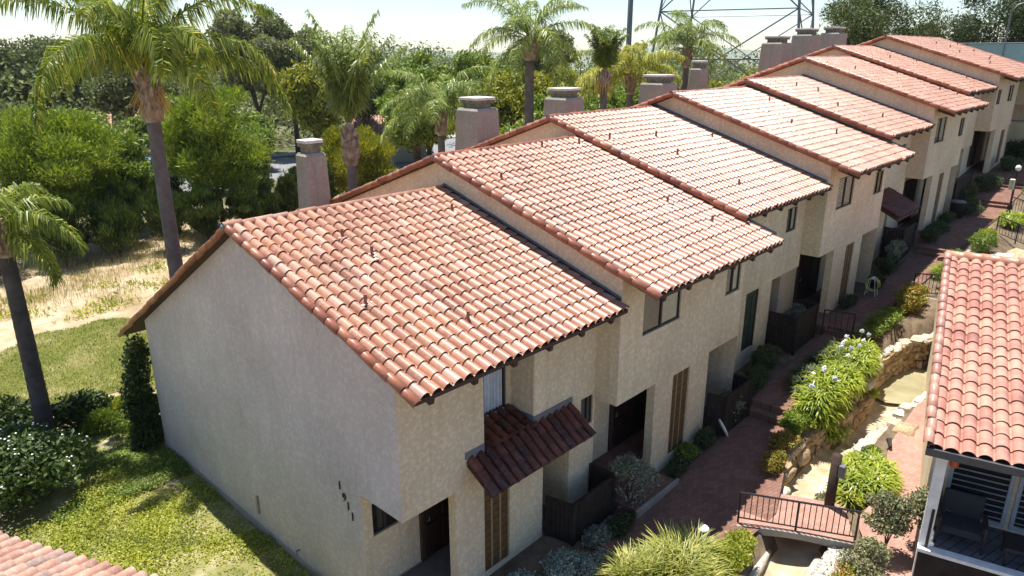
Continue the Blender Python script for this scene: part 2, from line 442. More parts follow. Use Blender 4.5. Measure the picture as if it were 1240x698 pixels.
def ground_material():
    m, nt, bs, out = newmat('dry_ground')
    tc = nt.nodes.new('ShaderNodeTexCoord').outputs['Object']
    n1 = noise(nt, .35, 6, .6, tc); n2 = noise(nt, 2.2, 6, .65, tc); n3 = noise(nt, .08, 3, .5, tc)
    col = ramp(nt, n1, [(.3, (.27, .20, .12)), (.45, (.37, .29, .185)), (.6, (.48, .40, .285)), (.75, (.33, .27, .165))])
    col = mixc(nt, col, ramp(nt, n2, [(.3, (.72, .68, .58)), (.65, (1.08, 1.06, 1.04))]), 1.0, 'MULTIPLY')
    # far country is green brown scrub
    sp = nt.nodes.new('ShaderNodeSeparateXYZ'); nt.links.new(tc, sp.inputs[0])
    mr = N(nt, 'ShaderNodeMapRange'); mr.inputs[1].default_value = 33; mr.inputs[2].default_value = 40
    nt.links.new(sp.outputs[1], mr.inputs[0])
    scrub = ramp(nt, n3, [(.35, (.10, .11, .05)), (.65, (.20, .18, .10))])
    col = mixc(nt, col, scrub, mr.outputs[0])
    # shaded garden soil on the courtyard side
    mr2 = N(nt, 'ShaderNodeMapRange'); mr2.inputs[1].default_value = -1.0; mr2.inputs[2].default_value = -3.5
    nt.links.new(sp.outputs[1], mr2.inputs[0])
    soil = ramp(nt, n2, [(.3, (.09, .065, .045)), (.7, (.22, .165, .11))])
    col = mixc(nt, col, soil, mr2.outputs[0])
    nt.links.new(col, bs.inputs['Base Color'])
    bs.inputs['Roughness'].default_value = .97; bs.inputs['Specular IOR Level'].default_value = .1
    bump(nt, n2, .5, .08, bs)
    return m

def axis(lo, hi, fine_lo, fine_hi, step, coarse):
    return np.unique(np.concatenate([np.linspace(lo, fine_lo, coarse), np.arange(fine_lo, fine_hi, step), np.linspace(fine_hi, hi, coarse)]))
gx = axis(-300, 900, -12, 60, .3, 14)
gy = axis(-200, 900, -15, 34, .3, 14)
grid_sheet('ground', gx, gy, lambda X, Y: H(X, Y) + .02*np.sin(X*3.1+Y)*np.sin(Y*2.7)*(Y > 9)*(Y < 32), ground_material())

def lawn_mat():
    m, nt, bs, out = newmat('lawn_turf')
    n1 = noise(nt, .5, 5, .6); n2 = noise(nt, 7, 4, .6)
    col = ramp(nt, n1, [(.3, (.115, .135, .032)), (.5, (.16, .17, .045)), (.68, (.28, .25, .12))])
    col = mixc(nt, col, ramp(nt, n2, [(.3, (.7, .72, .6)), (.7, (1.15, 1.1, 1.05))]), 1.0, 'MULTIPLY')
    nt.links.new(col, bs.inputs['Base Color'])
    bs.inputs['Roughness'].default_value = .95; bs.inputs['Specular IOR Level'].default_value = .1
    bump(nt, n2, .8, .05, bs)
    return m
def lawn_mask(x, y):
    top = 19.4 + .35*np.sin(x*.9) + .25*np.sin(x*2.3+1) - .03*x
    bot = 11.2 + .5*np.sin(x*.8+2) + .3*np.sin(x*2.9)
    return (y < top) & (y > bot)
lx = np.arange(-12, 9, .2); ly = np.arange(10, 21, .2)
grid_sheet('lawn', lx, ly, lambda X, Y: H(X, Y)+.03, lawn_mat(), lawn_mask)
grid_sheet('street', np.arange(-60, 140, 2.0), np.arange(44, 64, 1.0), lambda X, Y: H(X, Y)+.05, T['asphalt'], lambda x, y: (y > 44.5+.0*x) & (y < 62))
grid_sheet('pavement', np.arange(-60, 140, 2.0), np.arange(62, 65, 1.0), lambda X, Y: H(X, Y)+.16, T['concrete'])

grid_sheet('garden_bed', np.arange(-9, 3.2, .2), np.arange(-6, 11.8, .2), lambda X, Y: H(X, Y)+.028, m_noise('ground_cover_soil', [(.3, (.12, .125, .03)), (.5, (.22, .21, .075)), (.66, (.36, .32, .20))], 1.5, .95, .5, .04, bscale=9), lambda x, y: (y < 11.2+.3*np.sin(x*1.7)) & ((x < .27) | ((y > 6.6) & (x < 3))))
# courtyard paths
def path_edges(x):
    lo = np.interp(x, [1.5, 4.5, 6.2, 8.6, 10.5, 12, 14, 18, 21, 27, 34, 48], [-7.3, -7.8, -8.8, -9.0, -8.4, -7.75, -7.35, -7.25, -7.3, -7.6, -7.9, -8.2])
    hi = np.interp(x, [1.5, 3.5, 6, 8.2, 10, 13, 20, 30, 48], [-6.7, -6.6, -6.35, -6.35, -6.4, -6.3, -6.2, -6.2, -6.2])
    return lo, hi
def strip_sheet(name, xs, edges, zf, m, nw=8, thick=0.0):
    rows = []
    for x in xs:
        lo, hi = edges(x)
        for k in range(nw+1):
            y = lo+(hi-lo)*k/nw
            rows.append((x, y, zf(x, y)))
    V = np.array(rows); n = len(xs); w = nw+1
    F = [(i*w+k, (i+1)*w+k, (i+1)*w+k+1, i*w+k+1) for i in range(n-1) for k in range(nw)]
    o = obj_np(name, V, np.array(F), m)
    o['kind'] = 'structure'
    return o
STEPS = [(12.5, 13.1), (18.6, 19.2), (29.5, 30.1), (39.5, 40.2), (43, 43.6)]
segs = [(1.5, 12.45), (13.1, 18.55), (19.2, 29.45), (30.1, 39.45), (40.2, 42.95), (43.6, 49)]
for a, b in segs:
    strip_sheet('brick_path', np.linspace(a, b, 24), path_edges, lambda x, y: float(pz(x))+.012, T['brick'])
mb = MB()
for (a, b) in STEPS:
    for q in range(2):
        xa = a-.05+.33*q; lo, hi = path_edges(xa)
        z0 = float(pz(a)); z1 = z0+(float(pz(b))-z0)*(q+1)/2+.01
        mb.bbox(xa, b+.02-.002*q, lo, hi-.002*q, z0-.4, z1, .015)
o = mb.build('path_steps', T['brick']); o['kind'] = 'structure'
# entry walks
def slab(name, x0, x1, y0, y1, z, m, edge=None):
    mb = MB(); mb.bbox(x0, x1, y0, y1, z-.5, z, .02)
    o = mb.build(name, m); o['kind'] = 'structure'
    return o
slab('entry_paving', .2, 4.2, -5.21, -3.95, .78, T['paving_dark'])
slab('entry_paving', 6.3, 8.1, -6.5, -5.6, .99, T['brick']); slab('entry_paving', 6.3, 10.5, -5.59, -4.66, 1.26, T['brick'])
slab('entry_paving', 18.5, 20.0, -6.3, -4.6, 2.22, T['brick'])
slab('entry_paving', 30.6, 32.4, -6.3, -4.6, 3.22, T['brick'])
mb = MB(); mb.bbox(6.25, 8.2, -6.58, -6.505, .6, 1.0, .012)
o = mb.build('entry_kerb', T['concrete']); o['kind'] = 'structure'
# right-hand path
def rpath_edges(x):
    lo = np.interp(x, [6, 9, 10.2, 14, 18, 24], [-12.3, -12.1, -12.0, -11.5, -11.2, -11.0])
    hi = np.interp(x, [6, 9, 9.9, 10.9, 12.2, 13, 14, 17, 19, 24], [-11.3, -11.0, -10.45, -10.5, -10.6, -10.2, -9.95, -9.85, -10.15, -10.8])
    return lo, hi
def rz(x): return float(np.interp(x, [0, 9, 14, 20, 28], [.55, .74, .80, 1.02, 2.1]))
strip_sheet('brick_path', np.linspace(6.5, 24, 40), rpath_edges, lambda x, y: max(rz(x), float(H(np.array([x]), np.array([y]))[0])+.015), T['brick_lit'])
# stream bed
V = []; F = []
P = []
for a, b in zip(BED[:-1], BED[1:]):
    for t in np.linspace(0, 1, 7)[:-1]: P.append(a+(b-a)*t)
P.append(BED[-1]); P = np.array(P)
for i, p in enumerate(P):
    d = P[min(i+1, len(P)-1)][:2]-P[max(i-1, 0)][:2]; d /= np.hypot(*d); nrm = np.array([-d[1], d[0]])
    for k in np.linspace(-1, 1, 9):
        q = p[:2]+nrm*k*(p[3]+.12)
        V.append((q[0], q[1], p[2]+.22*abs(k)**4))
F = [(i*9+k, (i+1)*9+k, (i+1)*9+k+1, i*9+k+1) for i in range(len(P)-1) for k in range(8)]
o = obj_np('stream_bed', V, np.array(F), T['bed'], smooth=True); o['kind'] = 'structure'
pm, nt, bs, out = newmat('murky_pond_water')
bs.inputs['Base Color'].default_value = (.40, .34, .19, 1); bs.inputs['Roughness'].default_value = .12
bs.inputs['Specular IOR Level'].default_value = .35
nt.links.new(ramp(nt, noise(nt, 1.1, 3), [(.3, (.24, .215, .12)), (.7, (.36, .32, .20))]), bs.inputs['Base Color'])
bump(nt, noise(nt, 7, 2), .15, .01, bs)
mb = MB(); up_, lo_ = [], []
for t in np.linspace(17.25, 21.6, 18):
    c_ = float(np.interp(t, BED[:, 0], BED[:, 1])); r_ = float(np.interp(t, BED[:, 0], BED[:, 3]))+.14
    e_ = min(1, (t-17.25)/.5)**.5*min(1, (21.75-t)/.5)**.5
    up_.append((t, c_+r_*e_, .62)); lo_.append((t, c_-r_*e_, .62))
pts = lo_+up_[::-1]
mb.poly(pts); o = mb.build('pond_water', pm); o['kind'] = 'structure'

# ------------------------------------------------------------------ roof tiles
PITCH = .2565; EXPO = .355
def tile_field(x0, x1, ye, ze, yr, zr, seed, pitch=PITCH, expo=EXPO, hgt=.098):
    """S tiles on the slope from the eave (ye,ze) to the ridge (yr,zr), columns spread along x"""
    rg = np.random.default_rng(seed)
    L = math.hypot(yr-ye, zr-ze); u = np.array([0, (yr-ye)/L, (zr-ze)/L])
    nrm = np.array([0, -u[2], u[1]]) if u[1] > 0 else np.array([0, u[2], -u[1]])
    nc = max(1, round((x1-x0)/pitch)); w = (x1-x0)/nc
    ns = max(1, round(L/expo)); e = L/ns
    a = np.array([0, .07, .15, .165, .23, .36, .5, .64, .78, .90, .975, .99, 1.0])
    t = np.clip((a-.155)/.83, 0, 1)
    h = np.where(a > .155, hgt*np.sin(math.pi*t)**.60, -.022*np.sin(np.clip(a/.155, 0, 1)*math.pi)**.5)
    m = len(a)
    i, j = np.meshgrid(np.arange(nc), np.arange(ns), indexing='ij'); i = i.ravel(); j = j.ravel(); n = len(i)
    jx = rg.normal(0, .0022, n); js = rg.normal(0, .009, n)-(rg.random(n) < .012)*rg.uniform(.03, .09, n); jh = rg.normal(0, .003, n)
    colw = rg.normal(0, .002, nc)[i]
    rot = rg.normal(0, .006, n)
    s0 = j*e-.02+js; s1 = np.minimum(s0+e+.07, L+.02)
    def row(s, lift, sc, rsgn):
        X = x0+i[:, None]*w+(a[None, :]-.5)*w*sc+.5*w+(jx+colw)[:, None]+rsgn*rot[:, None]*.2
        Hh = h[None, :]*sc+lift+jh[:, None]
        S = np.repeat(s[:, None], m, 1)
        return np.stack([X, S, Hh], 2)
    A = row(s0, .034, 1.02, -1); B = row(s1, .0, .985, 1)
    C = A.copy(); C[:, :, 2] -= .011; C[:, :, 1] += .004
    P = np.concatenate([C, A, A, B], 1).reshape(-1, 3)    # lip bottom, lip top, lower edge, upper edge
    V = np.zeros_like(P)
    V[:, 0] = P[:, 0]
    V += P[:, 1:2]*u[None, :] + P[:, 2:3]*nrm[None, :]
    V[:, 1] += ye; V[:, 2] += ze
    base = (np.arange(n)*4*m)[:, None]
    k = np.arange(m-1)[None, :]
    F = []
    for lo in (0, 2*m):
        q = np.stack([base+lo+k, base+lo+k+1, base+lo+m+k+1, base+lo+m+k], 2).reshape(-1, 4)
        F.append(q)
    return V, np.concatenate(F)

def barrel_row(P0, P1, up, r, piece=.38, seed=0, arc=1.15, n=8):
    """overlapping half-barrel tiles along a line"""
    rg = np.random.default_rng(seed)
    P0 = np.array(P0, float); P1 = np.array(P1, float); d = P1-P0; L = np.linalg.norm(d); d /= L
    up = np.array(up, float); up -= d*(up@d); up /= np.linalg.norm(up); side = np.cross(d, up)
    ns = max(1, round(L/piece)); e = L/ns
    V = []; F = []
    for k in range(ns):
        s0 = k*e-.03; s1 = k*e+e+.03
        j = rg.normal(0, .008, 2); b = len(V)
        for (s, rr, lift) in ((s0, r*1.0, .0), (s0, r*1.035, .004), (s1, r*.97, -.004)):
            for q in range(n+1):
                th = -math.pi/2*arc+math.pi*arc*q/n
                V.append(P0+d*s+side*(math.sin(th)*rr+j[0])+up*(math.cos(th)*rr+lift+j[1]))
        w = n+1
        for lo in (0, w):
            for q in range(n): F.append((b+lo+q, b+lo+q+1, b+lo+w+q+1, b+lo+w+q))
    return np.array(V), np.array(F)

def merge(parts):
    V = []; F = []; b = 0
    for v, f in parts:
        V.append(v); F.append(np.asarray(f)+b); b += len(v)
    return np.concatenate(V), np.concatenate(F)

# ------------------------------------------------------------------ walls
def facade(mb, x0, x1, z0, z1, y, holes=(), depth=.095):
    """wall face looking to -y with real openings and reveals"""
    xs = sorted({x0, x1, *[h[0] for h in holes], *[h[1] for h in holes]})
    zs = sorted({z0, z1, *[h[2] for h in holes], *[h[3] for h in holes]})
    for xa, xb in zip(xs[:-1], xs[1:]):
        for za, zb in zip(zs[:-1], zs[1:]):
            cx, cz = (xa+xb)/2, (za+zb)/2
            if any(h[0] < cx < h[1] and h[2] < cz < h[3] for h in holes): continue
            mb.quad((xa, y, za), (xb, y, za), (xb, y, zb), (xa, y, zb))
    for (a, b, c, d) in holes:
        Y = y+depth
        mb.quad((a, y, c), (a, Y, c), (b, Y, c), (b, y, c)); mb.quad((a, y, d), (b, y, d), (b, Y, d), (a, Y, d))
        mb.quad((a, y, c), (a, y, d), (a, Y, d), (a, Y, c)); mb.quad((b, y, c), (b, Y, c), (b, Y, d), (b, y, d))

def xface(mb, x, y0, y1, z0, z1):
    mb.quad((x, y0, z0), (x, y1, z0), (x, y1, z1), (x, y0, z1))

def window(parent, x0, x1, z0, z1, y, depth=.075, split=.5, left='blind_grey', right='blind_tan', label=None):
    Y = y+depth-.035
    f = MB(); t = .045
    f.box(x0+.002, x1-.002, Y, Y+.05, z0+.002, z0+t); f.box(x0+.002, x1-.002, Y, Y+.05, z1-t, z1-.002)
    f.box(x0+.002, x0+t, Y, Y+.05, z0+t, z1-t); f.box(x1-t, x1-.002, Y, Y+.05, z0+t, z1-t)
    xm = x0+(x1-x0)*split
    f.box(xm-.028, xm+.028, Y-.012, Y+.05, z0+t, z1-t)
    w = f.build('window', T['frame'], parent)
    if label: w['label'] = label
    p = MB()
    p.quad((x0+t, Y+.022, z0+t), (xm-.028, Y+.022, z0+t), (xm-.028, Y+.022, z1-t), (x0+t, Y+.022, z1-t))
    p.quad((xm+.028, Y+.022, z0+t), (x1-t, Y+.022, z0+t), (x1-t, Y+.022, z1-t), (xm+.028, Y+.022, z1-t))
    p.build('pane', T['glass'], w)
    for (a, b, mt, dy) in ((x0, xm, left, .04), (xm, x1, right, .04)):
        q = MB()
        if mt == 'curtain':
            n = 22
            for i in range(n):
                xa = a+(b-a)*i/n; xb = a+(b-a)*(i+1)/n
                ya = Y+dy+.03*math.sin(i*1.9); yb = Y+dy+.03*math.sin((i+1)*1.9)
                q.quad((xa, ya, z0), (xb, yb, z0), (xb, yb, z1), (xa, ya, z1))
        elif mt == 'blinds':
            n = int((z1-z0)/.06)
            for i in range(n):
                za = z0+(z1-z0)*i/n
                q.box(a+.01, b-.01, Y+dy, Y+dy+.012, za, za+.035)
            mt = 'blind_tan'
        else:
            q.quad((a, Y+dy, z0), (b, Y+dy, z0), (b, Y+dy, z1), (a, Y+dy, z1))
        q.build('curtain' if mt == 'curtain' else 'blind', T[mt], w)  # olive sheets carry a painted foliage reflection
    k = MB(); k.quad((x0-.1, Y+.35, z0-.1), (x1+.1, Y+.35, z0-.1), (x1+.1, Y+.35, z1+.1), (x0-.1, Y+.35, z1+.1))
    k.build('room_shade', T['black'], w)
    return w

def door(parent, x0, x1, z0, z1, y, mt='door_dark', double=False):
    d = MB(); d.box(x0, x1, y-.05, y-.01, z0, z1)
    n = 2
    for i in range(n):
        xa = x0+(x1-x0)*(i+.14)/n; xb = x0+(x1-x0)*(i+.86)/n
        for (a, b) in ((.07, .42), (.48, .93)):
            d.bbox(xa, xb, y-.075, y-.05, z0+(z1-z0)*a, z0+(z1-z0)*b, .012)
    o = d.build('door', T[mt], parent)
    f = MB()
    f.box(x0-.09, x0-.003, y-.085, y-.004, z0, z1+.09); f.box(x1+.003, x1+.09, y-.085, y-.004, z0, z1+.09); f.box(x0-.003, x1+.003, y-.085, y-.004, z1+.003, z1+.09)
    f.build('door_frame', T['deck_wood'], o)
    k = MB(); k.tube([(x0+.09, y-.08, z0+1.0), (x0+.09, y-.14, z0+1.0), (x0+.09, y-.14, z0+1.12)], .016, 6)
    k.build('handle', T['metal'], o)
    return o

def slat_panel(parent, x0, x1, z0, z1, y, gold=True):
    d = MB(); Y = y+.07
    n = 3; w = (x1-x0)/n
    for i in range(n):
        a = x0+i*w+.025; b = x0+(i+1)*w-.025
        nn = max(6, int((z1-z0)/.085))
        for k in range(nn):
            za = z0+(z1-z0)*k/nn
            d.box(a, b, Y-.02-.006*(k % 2), Y+.01, za+.004, za+(z1-z0)/nn-.004)
    o = d.build('slatted_panel', T['slat'] if gold else T['door_green'], parent)
    e = MB()
    for i in range(n+1):
        xx = x0+i*w
        e.box(max(x0, xx-.022), min(x1, xx+.022), Y-.03, Y+.0, z0, z1)
    e.build('trim_strip', T['slat_gap'] if gold else T['frame'], o)
    k = MB(); k.quad((x0, Y+.02, z0), (x1, Y+.02, z0), (x1, Y+.02, z1), (x0, Y+.02, z1)); k.build('backing', T['deck_wood'], o)
    return o

SL = .3203
UN = {  # x of near rake, ridge y, ridge z, front eave y, back eave y, back slope
 1: dict(x=0.0, yr=0.0, zr=8.04, ye=-6.06, yb=7.95, sb=.575, ywb=6.48),
 2: dict(x=5.90, yr=.11, zr=8.89, ye=-6.91, yb=6.6, sb=.374, ywb=5.7),
 3: dict(x=11.97, yr=1.27, zr=9.47, ye=-5.87, yb=6.8, sb=.36, ywb=5.9),
 4: dict(x=18.18, yr=.41, zr=10.03, ye=-6.70, yb=6.6, sb=.36, ywb=5.7),
 5: dict(x=24.31, yr=.40, zr=10.36, ye=-5.80, yb=6.6, sb=.36, ywb=5.7),
 6: dict(x=30.28, yr=.37, zr=11.25, ye=-6.56, yb=6.6, sb=.36, ywb=5.7),
 7: dict(x=36.70, yr=1.37, zr=11.84, ye=-5.67, yb=6.8, sb=.36, ywb=5.9),
 8: dict(x=43.29, yr=.69, zr=12.48, ye=-6.61, yb=6.6, sb=.36, ywb=5.7)}
XEND = 55.5
UL = {1: 'nearest terracotta roofed townhouse, blank grey stucco gable with numbers 1911 on its end wall',
 2: 'second townhouse in the row, projecting, two-tone sliding window above a brown slatted panel',
 3: 'third townhouse in the row, set back, with a dark green door',
 4: 'fourth townhouse in the row, projecting, with a white-slatted upper window above the yellow-lit slatted panel',
 5: 'fifth townhouse in the row, set back behind a small dark red tiled awning',
 6: 'sixth townhouse in the row, projecting, two upper windows above dark garden bins',
 7: 'seventh townhouse in the row, short set-back roof second from the far end',
 8: 'farthest townhouse at the end of the row beside the beige carport building'}

def roof_under(u, y, drop=.10):
    return (u['zr']-SL*(u['yr']-y) if y <= u['yr'] else u['zr']-u['sb']*(y-u['yr']))-drop

VENTS = {1: [(2.0, -1.33), (2.16, -2.16), (.93, -3.58), (2.4, -4.86), (5.35, -1.2)],
 2: [(6.69, -1.64), (11.5, -.4), (10.61, -4.23), (10.91, -5.46), (9.83, -.3)],
 3: [(12.64, -.75), (14.2, -2.34), (14.95, -1.03), (17.61, -1.73), (14.1, -4.6)],
 4: [(20.99, -3.19), (23.3, -1.2), (22.4, -4.4)], 5: [(27.03, -.75), (27.82, -1.45), (25.96, -3.07), (27.39, -4.5)],
 6: [(32.08, -1.52), (35.9, -2.4), (35.5, -4.62), (36.1, -5.3)], 7: [(39.56, -.84), (42.5, -1.49), (42.4, -4.26)],
 8: [(49.1, -1.6), (48.5, -.9), (47.3, -2.6), (49.3, -3.9), (46, -4.6), (53.6, -1.0), (52.0, -2.4), (51.2, -3.6)]}

def townhouse(k):
    u = UN[k]; x0 = u['x']; last = k == 8
    xn = UN[k+1]['x'] if not last else XEND
    x1 = xn+.26 if not last else XEND-.3
    root = empty('townhouse', (x0, 0, 0), 0, UL[k], 'townhouse', 'townhouses in the terrace')
    yr, zr, ye, yb = u['yr'], u['zr'], u['ye'], u['yb']
    ze = zr-SL*(yr-ye); zb = zr-u['sb']*(yb-yr)
    xr1 = x1 if not last else XEND
    parts = [tile_field(x0+.10, xr1, ye, ze, yr-.06, zr-SL*.06, 100+k), tile_field(x0+.10, xr1, yb, zb, yr+.06, zr-u['sb']*.06, 200+k)]
    V, F = merge(parts)
    roof = obj_np('roof', V, F, T['tile'], root, smooth=True)
    v, f = barrel_row((xr1, yr, zr+.025), (x0, yr, zr+.025), (0, 0, 1), .088, .36, k)
    obj_np('ridge_cap', v, f, T['tile_red'] if k in (2, 3) else T['tile'], roof, smooth=True)
    q = []
    for (yy, zz, s) in ((ye, ze, 1), (yb, zb, 2)):
        d = np.array([0, yr-yy, zr-zz]); d /= np.linalg.norm(d); nn = np.array([0, -d[2], d[1]])*(1 if d[1] > 0 else -1)
        o2 = nn*.0
        q.append(barrel_row((x0+.05, yy-d[1]*.06+o2[1], zz-d[2]*.06+o2[2]), (x0+.05, yr+o2[1], zr+o2[2]), nn*.75+np.array([-1., 0, 0]), .088, .37, k*3+s+50))
    if last:
        d = np.array([0, yr-ye, zr-ze]); d /= np.linalg.norm(d); nn = np.array([0, -d[2], d[1]])
        v, f = barrel_row((XEND-.07, ye, ze+.045), (XEND-.07, yr, zr+.045), nn, .105, .37, 77); obj_np('rake_tile', v, f, T['tile_red'], roof, smooth=True)
    for v, f in q: obj_np('rake_tile', v, f, T['tile_red'], roof, smooth=True)
    # mortar lump at the peak
    mb = MB(); mb.rock((x0+.03, yr, zr+.01), .075, k, (1, 1, .9)); mb.build('peak_mortar', T['flash'], roof, True)
    # roof deck
    mb = MB(); t = .09
    for (yy, zz) in ((ye, ze), (yb, zb)):
        mb.add([(x0+.03, yy, zz-.012), (xr1, yy, zz-.012), (xr1, yr, zr-.012), (x0+.03, yr, zr-.012),
                (x0+.03, yy, zz-t), (xr1, yy, zz-t), (xr1, yr, zr-t), (x0+.03, yr, zr-t)],
               [(0, 1, 2, 3), (7, 6, 5, 4), (0, 4, 5, 1), (0, 3, 7, 4), (1, 5, 6, 2)])
    mb.build('roof_deck', T['deck_wood'], roof)
    xw = x0+.28
    # rafter tails along the front eave
    n = 6
    for i in range(n):
        xx = x0+.45+(min(xn, x0+7.0)-x0-.7)*i/(n-1)
        mb = MB()
        a = .055; L = .75
        za = ze-t-.002; zb2 = za+SL*L
        mb.add([(xx-a, ye+.03, za), (xx+a, ye+.03, za), (xx+a, ye+L, zb2), (xx-a, ye+L, zb2),
                (xx-a, ye+.06, za-.13), (xx+a, ye+.06, za-.13), (xx+a, ye+L, zb2-.15), (xx-a, ye+L, zb2-.15)],
               [(0, 1, 2, 3), (7, 6, 5, 4), (0, 4, 5, 1), (1, 5, 6, 2), (2, 6, 7, 3), (3, 7, 4, 0)])
        mb.build('rafter_tail', T['deck_wood'], root)
    # vents
    for (vx, vy) in VENTS.get(k, []):
        z = zr-SL*(yr-vy)
        mb = MB(); mb.tube([(vx, vy, z-.05), (vx, vy, z+.27)], .034, 10)
        mb.tube([(vx, vy, z+.02), (vx, vy, z+.10)], [.085, .045], 10)
        p = mb.build('vent_pipe', T['pipe'], roof)
        if (vx*7) % 1 < .55:
            rg = np.random.default_rng(int(vx*100)); mb = MB()
            for q_ in range(7):
                ox, oy = rg.normal(0, .10), rg.normal(-.07, .05)
                mb.rock((vx+ox, vy+oy, z+SL*oy+.085), rg.uniform(.03, .06), int(q_+vx*50), (1, 1, .3))
            mb.build('mastic_patch', T['mastic'], p, True)
    # flashing against the next, higher house
    if not last:
        u2 = UN[k+1]; xf = u2['x']+.28-.006
        mb = MB()
        pts = [(ye+.2, roof_under(u, ye+.2, 0)), (yr, zr), (yb-.6, zr-u['sb']*(yb-.6-yr))]
        for (ya, za), (yc, zc) in zip(pts[:-1], pts[1:]):
            mb.quad((xf, ya, za+.09), (xf, yc, zc+.09), (xf, yc, zc+.17), (xf, ya, za+.17))
        fl = mb.build('flashing', T['flash'], root); mb = MB()
        for (ya, za), (yc, zc) in zip(pts[:-1], pts[1:]):
            mb.quad((xf-.13, ya, za+.11), (xf-.13, yc, zc+.11), (xf-.003, yc, zc+.10), (xf-.003, ya, za+.10))
        mb.build('valley_gutter', T['gutter'], fl)  # dark strip painted in for the shaded gap beside the next wall
    return root, u, xw, xn, x1

def gable_wall(mb, x, u, y_front, z_front_bottom, y_rec, zg, face=-1):
    """end wall polygon in the plane x; above an entry recess it starts at z_front_bottom"""
    P = [(y_rec, zg), (u['ywb'], zg), (u['ywb'], roof_under(u, u['ywb'])), (u['yr'], roof_under(u, u['yr'])),
         (y_front, roof_under(u, y_front)), (y_front, z_front_bottom), (y_rec, z_front_bottom)]
    P = [(x, y, z) for y, z in P]
    mb.poly(P)

